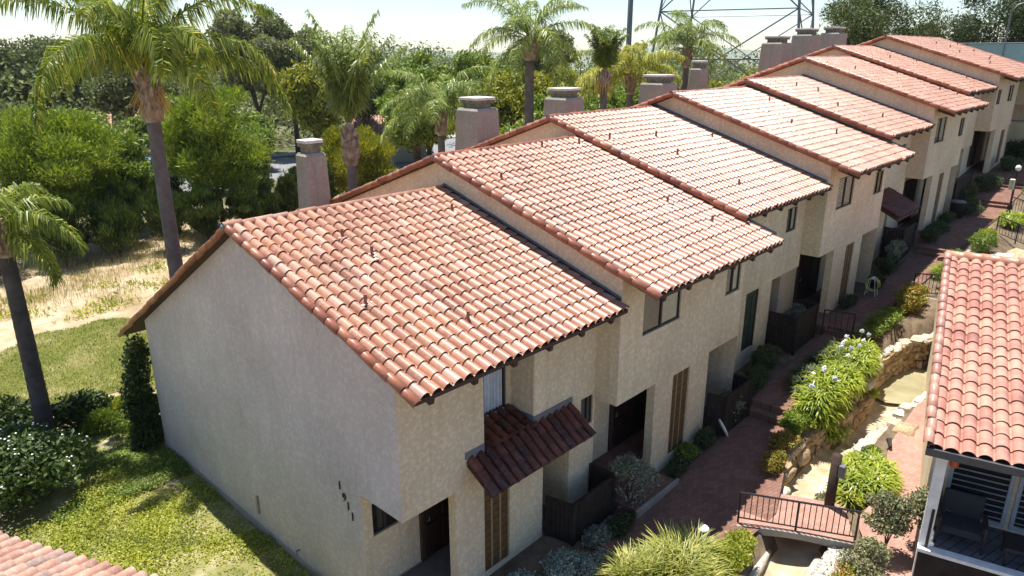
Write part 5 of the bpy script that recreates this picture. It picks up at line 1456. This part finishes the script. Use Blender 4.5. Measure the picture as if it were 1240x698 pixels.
railing((24.3, -7.55, 2.28), (25.0, -8.75, 2.28), .9, 'short iron railing on the small upper footbridge', 9, 2)
railing((33.9, -8.5, 3.2), (32.3, -10.4, 3.0), .9, 'iron railing at the right edge above the upper boulders', 12, 3)
railing((38.2, -8.25, 3.5), (36.6, -9.8, 3.4), .9, 'farther iron railing beyond the lamp post planting', 10, 3)
railing((18.35, -6.25, 2.0), (18.6, -7.2, 2.0), .9, 'small iron handrail by the middle path steps', 4, 2)
mb = MB(); mb.bbox(24.3, 25.9, -9.3, -7.5, 2.05, 2.28, .03); o = mb.build('upper_footbridge', T['concrete']); tag(o, 'small concrete footbridge slab beyond the pond wall', 'footbridge')

# dark post with a lamp box
root = empty('wooden_post', (9.95, -9.78, .6), 0, 'dark round timber post with a grey lamp box beside the footbridge', 'post')
mb = MB(); mb.tube([(9.95, -9.78, .3), (9.96, -9.78, 1.2), (9.95, -9.79, 2.25)], [.125, .12, .12], 12); mb.build('shaft', m_noise('dark_timber', [(.3, (.03, .02, .016)), (.7, (.065, .042, .032))], 5, .9, .5, .02), root, True)
mb = MB(); mb.bbox(9.80, 9.96, -10.04, -9.90, 1.75, 2.08, .02); mb.build('lamp_box', T['metal'], root)
# mushroom path lights
for (x, y, h, r, lab) in ((6.45, -8.2, .55, .15, 'round white mushroom path light above the leafy mound'), (14.5, -7.45, .55, .08, 'small path light on a dark stake in the agapanthus border'), (17.5, -7.35, .5, .07, 'tiny path light at the top of the agapanthus border')):
    root = empty('path_light', (x, y, Hs(x, y)), 0, lab, 'path light', 'path lights in the courtyard'); z = Hs(x, y)
    mb = MB(); mb.tube([(x, y, z-.05), (x, y, z+h-.06)], .022, 8); mb.build('stake', T['iron'], root)
    mb = MB(); mb.lathe((x, y, z+h-.08), [(.03, 0), (r*.8, .01), (r, .04), (r*.75, .085), (r*.2, .11)], 16); mb.build('lamp_shade', T['white'], root, True)
mb = MB(); mb.rock((6.12, -7.95, .98), .11, 5, (1, 1, .9)); mb.rock((6.55, -8.35, .95), .10, 6, (1, 1, .9)); o = mb.build('white_stone', T['stone_white'], smooth=True); tag(o, 'pale round stone between the path light and the grass clump', 'stone')
root = empty('spot_light', (13.9, -10.0, .75), 0, 'small dark garden spotlight on the right bank', 'spotlight')
mb = MB(); mb.tube([(13.9, -10.0, .6), (13.9, -10.0, .9)], .02, 6); mb.build('stake', T['iron'], root)
mb = MB(); mb.tube([(13.82, -10.05, .9), (14.02, -9.93, 1.02)], [.05, .075], 10); mb.build('lamp_head', T['iron'], root)

# patio fences
def patio_fence(pts, h, label):
    z = pts[0][2]
    root = empty('patio_fence', pts[0], 0, label, 'fence', 'dark patio fences along the terrace')
    for a, b in zip(pts[:-1], pts[1:]):
        a = Vector(a); b = Vector(b); L = (b-a).length; n = max(2, int(L/.11)); d = (b-a)/n
        mb = MB(); ang = math.atan2(d.y, d.x)
        for i in range(n):
            M = Matrix.Translation(a+d*(i+.5)) @ Matrix.Rotation(ang, 4, 'Z')
            mb.box(-d.length*.44, d.length*.44, -.012, .012, -.2, h-.01*(i % 3), M)
        pn = mb.build('board_panel', T['fence_wood'], root)
        M = Matrix.Translation((a+b)/2) @ Matrix.Rotation(ang, 4, 'Z')
        mb = MB(); mb.box(-L/2, L/2, -.045, .045, h, h+.04, M); mb.build('fence_rail', T['fence_wood'], pn)
        mb = MB(); mb.box(-L/2, L/2, .013, .05, .15, .24, M); mb.build('fence_rail', T['fence_wood'], pn)
    for p in pts:
        mb = MB(); mb.bbox(p[0]-.05, p[0]+.05, p[1]-.05, p[1]+.05, p[2]-.3, p[2]+h+.05, .01); mb.build('post', T['fence_wood'], root)
patio_fence([(4.42, -5.28, .85), (4.55, -5.95, .85), (6.1, -5.95, .95), (6.1, -5.28, .95)], .85, 'dark vertical-board patio fence under the tiled awning')
patio_fence([(10.75, -5.95, 1.25), (10.9, -6.4, 1.25), (12.4, -6.4, 1.3), (12.4, -5.7, 1.3)], 1.0, 'dark patio fence beyond the brown slatted panel')
patio_fence([(16.35, -5.15, 2.0), (16.4, -6.05, 2.0), (18.1, -6.05, 2.05), (18.1, -5.4, 2.05)], 1.05, 'dark patio fence beyond the dark green door')
patio_fence([(28.3, -5.1, 2.75), (28.3, -5.9, 2.75), (30.0, -5.9, 2.8)], 1.2, 'dark patio fence beside the small red awning')
patio_fence([(37.2, -5.0, 3.6), (37.2, -5.8, 3.6), (40.6, -5.8, 3.8)], 1.3, 'far dark patio fence in front of the seventh house')
for x, y, z, r, lab in ((36.0, -6.3, 3.35, .35, 'dark round bin against the sixth house'), ):
    root = empty('garden_bin', (x, y, z), 0, lab, 'bin'); mb = MB(); mb.lathe((x, y, z), [(r*.8, 0), (r, .8), (r*1.03, .82)], 16); mb.build('body', T['iron'], root, True)
    mb = MB(); mb.lathe((x, y, z+.825), [(r*1.06, 0), (r*.9, .07), (r*.2, .1)], 16); mb.build('lid', T['metal'], root, True)
# hose and hose reel
def ring(c, R_, r, tilt, n=28):
    pts = []
    for i in range(n+1):
        t = 2*math.pi*i/n
        pts.append(Vector(c)+Matrix.Rotation(tilt[2], 3, 'Z') @ (Matrix.Rotation(tilt[0], 3, 'X') @ Vector((R_*math.cos(t), R_*math.sin(t), 0))))
    return pts, r
mb = MB()
for q in range(3):
    p, r = ring((10.65, -6.5, 1.45+.02*q), .26-.02*q, .016, (1.1, 0, .8)); mb.tube(p, r, 6, False)
o = mb.build('garden_hose', T['white']); tag(o, 'coiled white garden hose leaning on the second patio fence', 'hose')
root = empty('hose_reel', (23.1, -6.35, 2.3), 0, 'hose reel with a yellow-green hose beside the fourth house', 'hose reel')
hosem = m_plain('yellow_hose', (.42, .42, .10), .6)
mb = MB()
for q in range(5):
    p, r = ring((23.1+.05*q, -6.35, 2.72), .25, .022, (math.pi/2, 0, math.pi/2)); mb.tube(p, r, 6, False)
mb.build('hose', hosem, root)
mb = MB()
for xx in (23.0, 23.3):
    mb.tube([(xx, -6.55, 2.28), (xx, -6.45, 3.0), (xx, -6.25, 3.0), (xx, -6.15, 2.28)], .016, 6)
mb.tube([(23.0, -6.35, 3.0), (23.3, -6.35, 3.0)], .03, 8); mb.build('frame', T['white'], root)

# lamp post with a sign box
lx_, ly_, lz_ = 39.2, -8.1, 3.75
root = empty('lamp_post', (lx_, ly_, lz_), 0, 'black courtyard lamp post with a white globe and a cream box on it', 'lamp post')
mb = MB(); mb.lathe((lx_, ly_, lz_-.2), [(.12, 0), (.12, .25), (.055, .35), (.045, 2.0), (.08, 2.05)], 12); mb.build('shaft', T['iron'], root, True)
mb = MB(); mb.lathe((lx_, ly_, lz_+1.86), [(.06, 0), (.12, .06), (.145, .16), (.11, .26), (.03, .31)], 14); mb.build('globe', T['white'], root, True)
mb = MB(); mb.bbox(lx_-.32, lx_-.1, ly_-.02, ly_+.22, lz_+.9, lz_+1.45, .03); mb.build('sign_box', m_plain('cream_box', (.62, .58, .38), .6), root)

# ------------------------------------------------------------------ house on the right
PHI = R(13.0)
def right_house():
    E = Vector((8.43, -11.84, 4.0))
    hx = Vector((math.cos(PHI), math.sin(PHI), 0)); ex = Vector((math.sin(PHI), -math.cos(PHI), 0))
    root = empty('right_house', (E.x, E.y, .7), 0, 'red tiled single-storey house with a shaded deck at the lower right', 'house')
    M = Matrix(((hx.x, ex.x, 0, E.x), (hx.y, ex.y, 0, E.y), (0, 0, 1, 0), (0, 0, 0, 1)))
    Mn = np.array(M)
    Mw = lambda V: np.asarray(V) @ Mn[:3, :3].T + Mn[:3, 3]
    L = 8.1; s = .248; W_ = 9.0; rs = 4.0+L*s
    # tile_field lays columns along x and slope along y: map (x -> ex, y -> hx)
    V1, F1 = tile_field(0, W_, 0, 4.0, L, rs, 81, .285, .40, .08)
    V2, F2 = tile_field(0, W_, 2*L, 4.0, L+.05, rs, 82, .285, .40, .08)
    V, F = merge([(V1, F1), (V2, F2)])
    V = V[:, [1, 0, 2]]
    roof = obj_np('roof', Mw(V), F, T['tile_plum'], root, True)
    v, f = barrel_row((L, 0, rs+.03), (L, W_, rs+.03), (0, 0, 1), .15, .42, 5); obj_np('ridge_cap', Mw(v), f, T['tile'], roof, True)
    v, f = barrel_row((-.03, .03, 4.05), (L, .03, rs+.05), (-s, 0, 1), .10, .40, 6); obj_np('rake_tile', Mw(v), f, T['tile_plum'], roof, True)
    mb = MB(); t = .12
    for (a, b) in ((0, L), (2*L, L)):
        mb.add([(a, .02, 3.98), (a, W_, 3.98), (b, W_, rs-.02), (b, .02, rs-.02), (a, .02, 3.98-t), (a, W_, 3.98-t), (b, W_, rs-.02-t), (b, .02, rs-.02-t)],
               [(0, 1, 2, 3), (7, 6, 5, 4), (0, 4, 5, 1), (0, 3, 7, 4), (1, 5, 6, 2)])
    mb.v = [tuple(Mw([p])[0]) for p in mb.v]; mb.build('roof_deck', T['deck_wood'], roof)
    mb = MB(); mb.box(-.10, -.005, .0, W_, 3.84, 4.0, M); mb.build('gutter', T['fascia'], roof)
    # walls: end wall facing the path (local y = .25), front wall behind the deck (local x = 2.0)
    mb = MB()
    yw = .26; xf = 1.75; zt = 3.85
    mb.poly([tuple(M @ Vector(p)) for p in [(xf, yw, .2), (2*L-.4, yw, .2), (2*L-.4, yw, zt), (L, yw, rs-.2), (xf, yw, 4.0+xf*s-.15)]])
    mb.build('gable_wall', T['stucco'], root); mb = MB()
    mb.poly([tuple(M @ Vector(p)) for p in [(xf, yw, .2), (xf, W_-.2, .2), (xf, W_-.2, 4.0+xf*s-.13), (xf, yw, 4.0+xf*s-.13)]])
    mb.build('wall', T['stucco'], root)
    mb = MB(); mb.box(.12, .34, yw-.04, yw+.16, .5, 3.92, M); mb.build('deck_post', T['white'], root)  # white post puts the sunlit edge of the porch side wall into colour
    # raised deck
    dk = MB(); dk.bbox(.05, xf-.003, yw-.02, W_-.2, .2, 1.55, .02, M); d = dk.build('deck', T['deck_tile'], root)
    mb = MB(); mb.box(-.02, .20, yw-.05, W_-.2, 1.552, 1.63, M); mb.build('deck_kerb', T['white'], d)  # white strip paints the sunlight falling on the deck edge
    mb = MB(); mb.box(.02, .048, yw-.02, W_-.2, .3, 1.5, M); mb.build('deck_skirt', T['fence_wood'], d)
    # louvred shutters
    for i in range(5):
        a = .62+i*1.28; b = a+1.2
        fr = MB(); X = xf-.06
        for (p, q, r0, r1) in ((a, a+.08, 1.62, 3.85), (b-.08, b, 1.62, 3.85), (a+.08, b-.08, 1.62, 1.72), (a+.08, b-.08, 3.75, 3.85)): fr.box(X, X+.05, p, q, r0, r1, M)
        sh = fr.build('louvred_shutter', T['louver'], root)
        sl = MB()
        for k in range(14):
            z = 1.75+k*.142
            Mq = M @ Matrix.Translation((X+.02, 0, z+.05)) @ Matrix.Rotation(R(-50), 4, 'Y')
            sl.box(-.006, .006, a+.085, b-.085, -.055, .055, Mq)
        sl.build('slat', T['louver'], sh)
        bk = MB(); bk.box(X+.045, X+.049, a+.085, b-.085, 1.72, 3.75, M); bk.build('backing', T['black'], sh)
    # deck railing
    rl = MB()
    rl.tube([M @ Vector((.12, yw+.10, 1.62)), M @ Vector((.12, yw+.10, 2.55))], .03, 8)
    rl.tube([M @ Vector((.12, yw+.10, 2.52)), M @ Vector((1.7, yw+.10, 2.52))], .02, 8)
    for q in range(6): rl.tube([M @ Vector((.3+q*.25, yw+.10, 1.58)), M @ Vector((.3+q*.25, yw+.10, 2.52))], .01, 5)
    rl.build('deck_railing', T['iron'], root)
    return M
MR = right_house()
# lounge chair on the deck
def deck_chair(M, ly, lx, label):
    root = empty('deck_chair', M @ Vector((lx, ly, 1.55)), PHI, label, 'armchair', 'furniture on the shaded deck')
    mb = MB(); mb.bbox(lx-.35, lx+.35, ly-.38, ly+.38, 1.86, 2.0, .04, M); mb.build('seat', T['rope'], root)
    mb = MB(); mb.bbox(lx+.26, lx+.38, ly-.38, ly+.38, 2.0, 2.55, .04, M); mb.build('backrest', T['rope'], root)
    for sg in (-1, 1):
        mb = MB(); mb.bbox(lx-.36, lx+.26, ly+sg*.42-.04, ly+sg*.42+.04, 2.12, 2.19, .015, M); mb.build('arm', T['iron'], root)
        for xx in (-.32, .32):
            mb = MB(); mb.box(lx+xx-.025, lx+xx+.025, ly+sg*.42-.025, ly+sg*.42+.025, 1.55, 2.12, M); mb.build('leg', T['iron'], root)
deck_chair(MR, .95, .85, 'dark armchair behind the white deck post')
root = empty('deck_table', MR @ Vector((.6, 2.05, 1.55)), PHI, 'low black table at the right edge of the deck', 'table', 'furniture on the shaded deck')
mb = MB(); mb.bbox(.3, .95, 1.7, 2.9, 1.95, 2.0, .02, MR); mb.build('table_top', T['iron'], root)
for a in (.35, .9):
    for b in (1.75, 2.85):
        mb = MB(); mb.box(a-.02, a+.02, b-.02, b+.02, 1.55, 1.95, MR); mb.build('leg', T['iron'], root)
mb = MB(); mb.rock(tuple(MR @ Vector((.35, .55, 3.62))), .09, 3, (1, 1, 1.1)); o = mb.build('hanging_ornament', m_plain('red_orange', (.45, .10, .04), .5), smooth=True); tag(o, 'small red-orange ornament hanging under the eave by the deck post', 'ornament')

# ------------------------------------------------------------------ near left roof
def left_shed():
    ang = R(25.0)
    hx = Vector((math.cos(ang), math.sin(ang), 0)); ex = Vector((math.sin(ang), -math.cos(ang), 0))
    E = Vector((-4.92, .06, 3.0))-ex*3.2
    root = empty('garage', (E.x, E.y, 0), 0, 'red mottled tiled roof of a low building at the bottom left corner', 'building')
    M = Matrix(((-hx.x, ex.x, 0, E.x), (-hx.y, ex.y, 0, E.y), (0, 0, 1, 0), (0, 0, 0, 1))); Mn = np.array(M)
    Mw = lambda V: np.asarray(V) @ Mn[:3, :3].T + Mn[:3, 3]
    L = 3.4; s = .30; W_ = 9.5; rs = 3.0+L*s
    V1, F1 = tile_field(0, W_, 0, 3.0, L, rs, 91, .264, .36, .085); V2, F2 = tile_field(0, W_, 2*L, 3.0, L+.05, rs, 92, .264, .36, .085)
    V, F = merge([(V1, F1), (V2, F2)]); V = V[:, [1, 0, 2]]
    roof = obj_np('roof', Mw(V), F, T['tile_near'], root, True)
    v, f = barrel_row((L, 0, rs+.03), (L, W_, rs+.03), (0, 0, 1), .13, .4, 9); obj_np('ridge_cap', Mw(v), f, T['tile_near'], roof, True)
    mb = MB()
    for (a, b) in ((0, L), (2*L, L)): mb.poly([tuple(M @ Vector(p)) for p in [(a, 0, 2.97), (a, W_, 2.97), (b, W_, rs-.03), (b, 0, rs-.03)]])
    mb.build('roof_deck', T['deck_wood'], roof)
    mb = MB(); mb.box(.5, 2*L-.5, .3, W_-.3, -.3, 3.0, M); mb.build('wall', T['stucco'], root)
left_shed()

# ------------------------------------------------------------------ far buildings, fence, pylon
def far_house(name, x, y, w, d, h, rise, rz, label, z=0):
    root = empty(name, (x, y, z), rz, label, 'house', 'houses across the street')
    M = Matrix.Translation((x, y, z)) @ Matrix.Rotation(rz, 4, 'Z')
    mb = MB(); mb.box(-w/2, w/2, -d/2, d/2, -.3, h, M)
    for sg in (-1, 1): mb.poly([tuple(M @ Vector(p)) for p in [(sg*w/2, -d/2, h), (sg*w/2, d/2, h), (sg*w/2, 0, h+rise*.93)]])
    wl = mb.build('wall', m_stucco('far_stucco', (.42, .42, .38)), root)
    Mn = np.array(M); o = .6; sl = rise/(d/2); ze = h-sl*o
    V1, F1 = tile_field(-w/2-o, w/2+o, -d/2-o, ze+.1, 0, h+rise+.1, 7, .3, .5, .05); V2, F2 = tile_field(-w/2-o, w/2+o, d/2+o, ze+.1, .02, h+rise+.1, 8, .3, .5, .05)
    V, F = merge([(V1, F1), (V2, F2)])
    obj_np('roof', V @ Mn[:3, :3].T+Mn[:3, 3], F, T['tile'], root)
    for i in range(3):
        xa = -w/2+w*(.15+.3*i); mb = MB(); mb.box(xa, xa+1.2, -d/2-.03, -d/2-.004, 1.0, 2.2, M); f = mb.build('window', T['frame'], root)
        mb = MB(); mb.box(xa+.08, xa+1.12, -d/2-.045, -d/2-.032, 1.08, 2.12, M); mb.build('pane', T['glass'], f)
    return root
far_house('bungalow', 12.5, 77.0, 20, 11, 2.5, 2.5, R(-22), 'pale terracotta roofed bungalow behind the palms at the upper left')
far_house('bungalow', 27.5, 68.5, 7, 7, 3.6, 2.0, R(-50), 'small grey-green house with a tiled gable right of the near palm trunk')
far_house('bungalow', 45.0, 53.0, 8, 8, 2.6, 2.4, R(-40), 'salmon roofed house glimpsed left of the first broad chimney')

def car(x, y, rz, body, label, z=0, L=4.5, van=False):
    root = empty('parked_van' if van else 'parked_car', (x, y, z), rz, label, 'van' if van else 'car', 'vehicles parked on the street')
    M = Matrix.Translation((x, y, z)) @ Matrix.Rotation(rz, 4, 'Z')
    if van: prof = [(-2.4, .4), (2.4, .4), (2.45, 1.0), (2.0, 1.2), (1.5, 2.1), (-2.35, 2.2), (-2.42, 1.0)]
    else: prof = [(-2.2, .35), (2.2, .35), (2.25, .75), (2.1, .9), (1.0, 1.0), (.45, 1.42), (-1.1, 1.45), (-1.9, 1.0), (-2.25, .95)]
    W2 = .9; V = []; n = len(prof)
    for sy, sc in ((-W2, 0), (-W2+.08, 1), (W2-.08, 1), (W2, 0)):
        for (px, pz_) in prof: V.append(M @ Vector((px, sy, pz_-(.04 if sc == 0 and pz_ > 1 else 0))))
    F = [tuple(range(n-1, -1, -1)), tuple(3*n+i for i in range(n))]
    for q in range(3):
        for i in range(n): F.append((q*n+i, q*n+(i+1) % n, (q+1)*n+(i+1) % n, (q+1)*n+i))
    mb = MB(); mb.add(V, F); mb.build('body', body, root)
    for sx in (-1.4, 1.4):
        for sy in (-.86, .86):
            mb = MB(); mb.tube([M @ Vector((sx, sy-.11, .34)), M @ Vector((sx, sy+.11, .34))], .34, 16); wl = mb.build('wheel', T['iron'], root)
            mb = MB(); mb.tube([M @ Vector((sx, sy-.115, .34)), M @ Vector((sx, sy+.115, .34))], .2, 12); mb.build('rim', T['metal'], wl)
    zz = (1.25, 2.0) if van else (1.02, 1.36)
    for sy in (-1, 1):
        mb = MB(); mb.box(-1.0, .6, sy*.905-.004, sy*.905+.004, zz[0], zz[1], M); mb.build('window', T['black'], root)
bl = m_plain('blue_paint', (.10, .24, .36), .35, .5); sv = m_plain('silver_paint', (.55, .57, .58), .3, .5, var=.03)
car(18.6, 56.5, R(10), bl, 'blue van parked beside the near palm trunk', van=True)
car(36.5, 47.5, R(25), sv, 'silver car half hidden behind the olive bush')
car(11.0, 60.0, R(5), sv, 'pale car glimpsed between the left palm fronds')

# beige carport building past the end of the row
root = empty('carport_building', (54, -8, 5), 0, 'beige flat building with dark openings past the end of the terrace', 'building')
T['carport'] = m_stucco('carport_stucco', (.62, .54, .36), 2.0, .3)
for bx in ((54, 66, -16, -4.2, 8.15, 9.75), (54, 66, -16, -4.4, 5.6, 7.0), (55.5, 65.9, -15.9, -4.1, 3.8, 8.148)):
    mb = MB(); mb.box(*bx); mb.build('wall', T['carport'], root)
mb = MB(); mb.box(53.97, 54.6, -16, -4.25, 7.0, 7.08); mb.box(53.9, 66, -16, -4.0, 9.75, 9.86); mb.build('parapet', T['concrete'], root)
mb = MB(); mb.box(55.45, 55.49, -16, -4.4, 7.0, 8.15); mb.box(55.45, 55.49, -16, -4.2, 4.2, 5.55); mb.build('opening', T['black'], root)
V, F = tile_field(54.2, 55.4, -12, 7.25, -6.2, 7.9, 95, .28, .4); obj_np('awning', V, F, T['tile_dark'], root)
shrub('carport_hedge', 52.5, -6.4, 1.5, 1.4, 'leaf_dark', 'dark hedge below the beige carport building', n=3000, size=.18, seed=70, ry=1.3, z=4.6)
# tennis screen
root = empty('court_fence', (63, 0, 8), 0, 'teal screened court fence behind the farthest roof', 'fence')
mb = MB(); mb.box(63.0, 63.02, -13, 3.2, 9.6, 12.2); mb.build('screen', T['teal'], root)
for i in range(7):
    y = 3.0-i*2.6; mb = MB(); mb.tube([(62.95, y, 7), (62.95, y, 12.35)], .04, 8); mb.build('post', T['metal'], root)
mb = MB(); mb.tube([(62.95, 3.2, 12.25), (62.95, -13, 12.25)], .04, 8); mb.build('top_rail', T['metal'], root)
# street light
root = empty('street_light', (66.2, -1.6, 6), 0, 'tall grey street light against the dark pines at the upper right', 'street light')
mb = MB(); mb.tube([(66.2, -1.6, 6), (66.2, -1.6, 14.6), (66.4, -1.9, 15.2), (67.0, -2.6, 15.5)], [.1, .07, .06, .05], 10); mb.build('pole', T['metal'], root, True)
mb = MB(); mb.bbox(66.9, 67.6, -3.0, -2.6, 15.42, 15.6, .05); mb.build('lamp_head', T['metal'], root)

# pylon
PC = Vector((51.5, 14.6, 0)); rvec = Vector((.68334, -.7301, 0)); fvec = Vector((.7301, .68334, 0))
def pylon():
    root = empty('lattice_pylon', PC, 0, 'steel lattice transmission pylon rising above the background trees', 'pylon')
    R0 = 7.37; th = R(18); zt = 48.0
    base = []
    for k in range(4):
        a = th+k*math.pi/2
        base.append(PC+rvec*(R0*math.cos(a))+fvec*(R0*math.sin(a)))
    P = lambda k, z: PC+(base[k % 4]-PC)*max(.12, 1-(z-13.7)/52)+Vector((0, 0, z))
    for k in range(4):
        mb = MB(); mb.tube([P(k, -.5), P(k, 42)], [.12, .08], 4); mb.build('leg', T['metal'], root)
    lv = [0, 7.5, 14.6, 23, 30, 36]
    mb = MB()
    for a, b in zip(lv[:-1], lv[1:]):
        for k in range(4):
            mb.tube([P(k, a), P(k+1, b)], .05, 4); mb.tube([P(k+1, a), P(k, b)], .05, 4)
            mb.tube([P(k, b), P(k+1, b)], .04, 4)
            m1 = P(k, (a+b)/2).lerp(P(k+1, (a+b)/2), .5)
            mb.tube([m1, P(k, (a+b)/2)], .04, 4); mb.tube([m1, P(k+1, (a+b)/2)], .04, 4)
    mb.build('bracing', T['metal'], root)
    mb = MB()
    for z in (30, 36): mb.tube([PC+rvec*7+Vector((0, 0, z)), PC-rvec*7+Vector((0, 0, z))], .15, 4)
    mb.build('cross_arm', T['metal'], root)
pylon()
p_ = Vector((45.6, 21.2, 0))
mb = MB(); mb.tube([p_-Vector((0, 0, .5)), p_+Vector((0, 0, 26))], [.26, .18], 10); o = mb.build('utility_pole', T['metal'], smooth=True); tag(o, 'single grey steel pole left of the lattice pylon', 'utility pole')
mb = MB()
for z, off in ((15.0, 0), (15.9, .8), (24, 0)):
    a = Vector((-60, 100, z+3)); b = Vector((51, 15, z+9)); pts = [a.lerp(b, t)+Vector((0, 0, -4*4*t*(1-t)*.6)) for t in np.linspace(0, 1, 24)]
    mb.tube(pts, .022, 4, False)
o = mb.build('power_lines', T['metal']); tag(o, 'thin power lines crossing the pale sky at the upper left', 'power lines')

# ------------------------------------------------------------------ haze
hz = bpy.data.materials.new('pale_air'); hz.use_nodes = True
nt = hz.node_tree; nt.nodes.clear()
pv = nt.nodes.new('ShaderNodeVolumePrincipled'); pv.inputs['Color'].default_value = (.86, .93, 1.0, 1); pv.inputs['Density'].default_value = .0001; pv.inputs['Anisotropy'].default_value = .3
mo = nt.nodes.new('ShaderNodeOutputMaterial'); nt.links.new(pv.outputs[0], mo.inputs['Volume'])
mb = MB(); mb.box(-320, 1520, -320, 1520, -4, 50); o = mb.build('haze', hz); o['kind'] = 'stuff'; o['label'] = 'thin pale summer haze over the whole scene'
# ------------------------------------------------------------------ light, sky, camera
SUN = Vector((.04, .225, 1.0)).normalized()
ld = bpy.data.lights.new('sun', 'SUN'); ld.energy = 5.0; ld.angle = R(.5); ld.color = (1.0, .955, .88)
lo = bpy.data.objects.new('sun', ld); COL.objects.link(lo); lo.rotation_euler = SUN.to_track_quat('Z', 'Y').to_euler(); lo.location = (0, 0, 60)
w = bpy.data.worlds.new('World'); SC.world = w; w.use_nodes = True
nt = w.node_tree; bg = nt.nodes['Background']
sky = nt.nodes.new('ShaderNodeTexSky'); sky.sky_type = 'NISHITA'; sky.sun_disc = False
sky.sun_elevation = math.asin(SUN.z); sky.sun_rotation = math.atan2(SUN.x, SUN.y)
sky.air_density = .9; sky.dust_density = .25; sky.ozone_density = 1.6
nt.links.new(sky.outputs[0], bg.inputs[0]); bg.inputs[1].default_value = .095
cd = bpy.data.cameras.new('camera'); cd.sensor_width = 36; cd.lens = 865.87/1240*36; cd.clip_end = 4000; cd.clip_start = .1
co = bpy.data.objects.new('camera', cd); COL.objects.link(co)
co.location = (-6.5583, -14.41754, 11.5257)
yaw, pitch = .752325, .317754
fw = Vector((math.cos(yaw)*math.cos(pitch), math.sin(yaw)*math.cos(pitch), -math.sin(pitch)))
co.rotation_euler = fw.to_track_quat('-Z', 'Y').to_euler()
SC.camera = co
vs = SC.view_settings; vs.view_transform = 'Standard'; vs.look = 'None'; vs.exposure = .88; vs.gamma = 1.0; vs.use_curve_mapping = False
SC.cycles.max_bounces = 7; SC.cycles.transparent_max_bounces = 8
SC.cycles.use_denoising = True
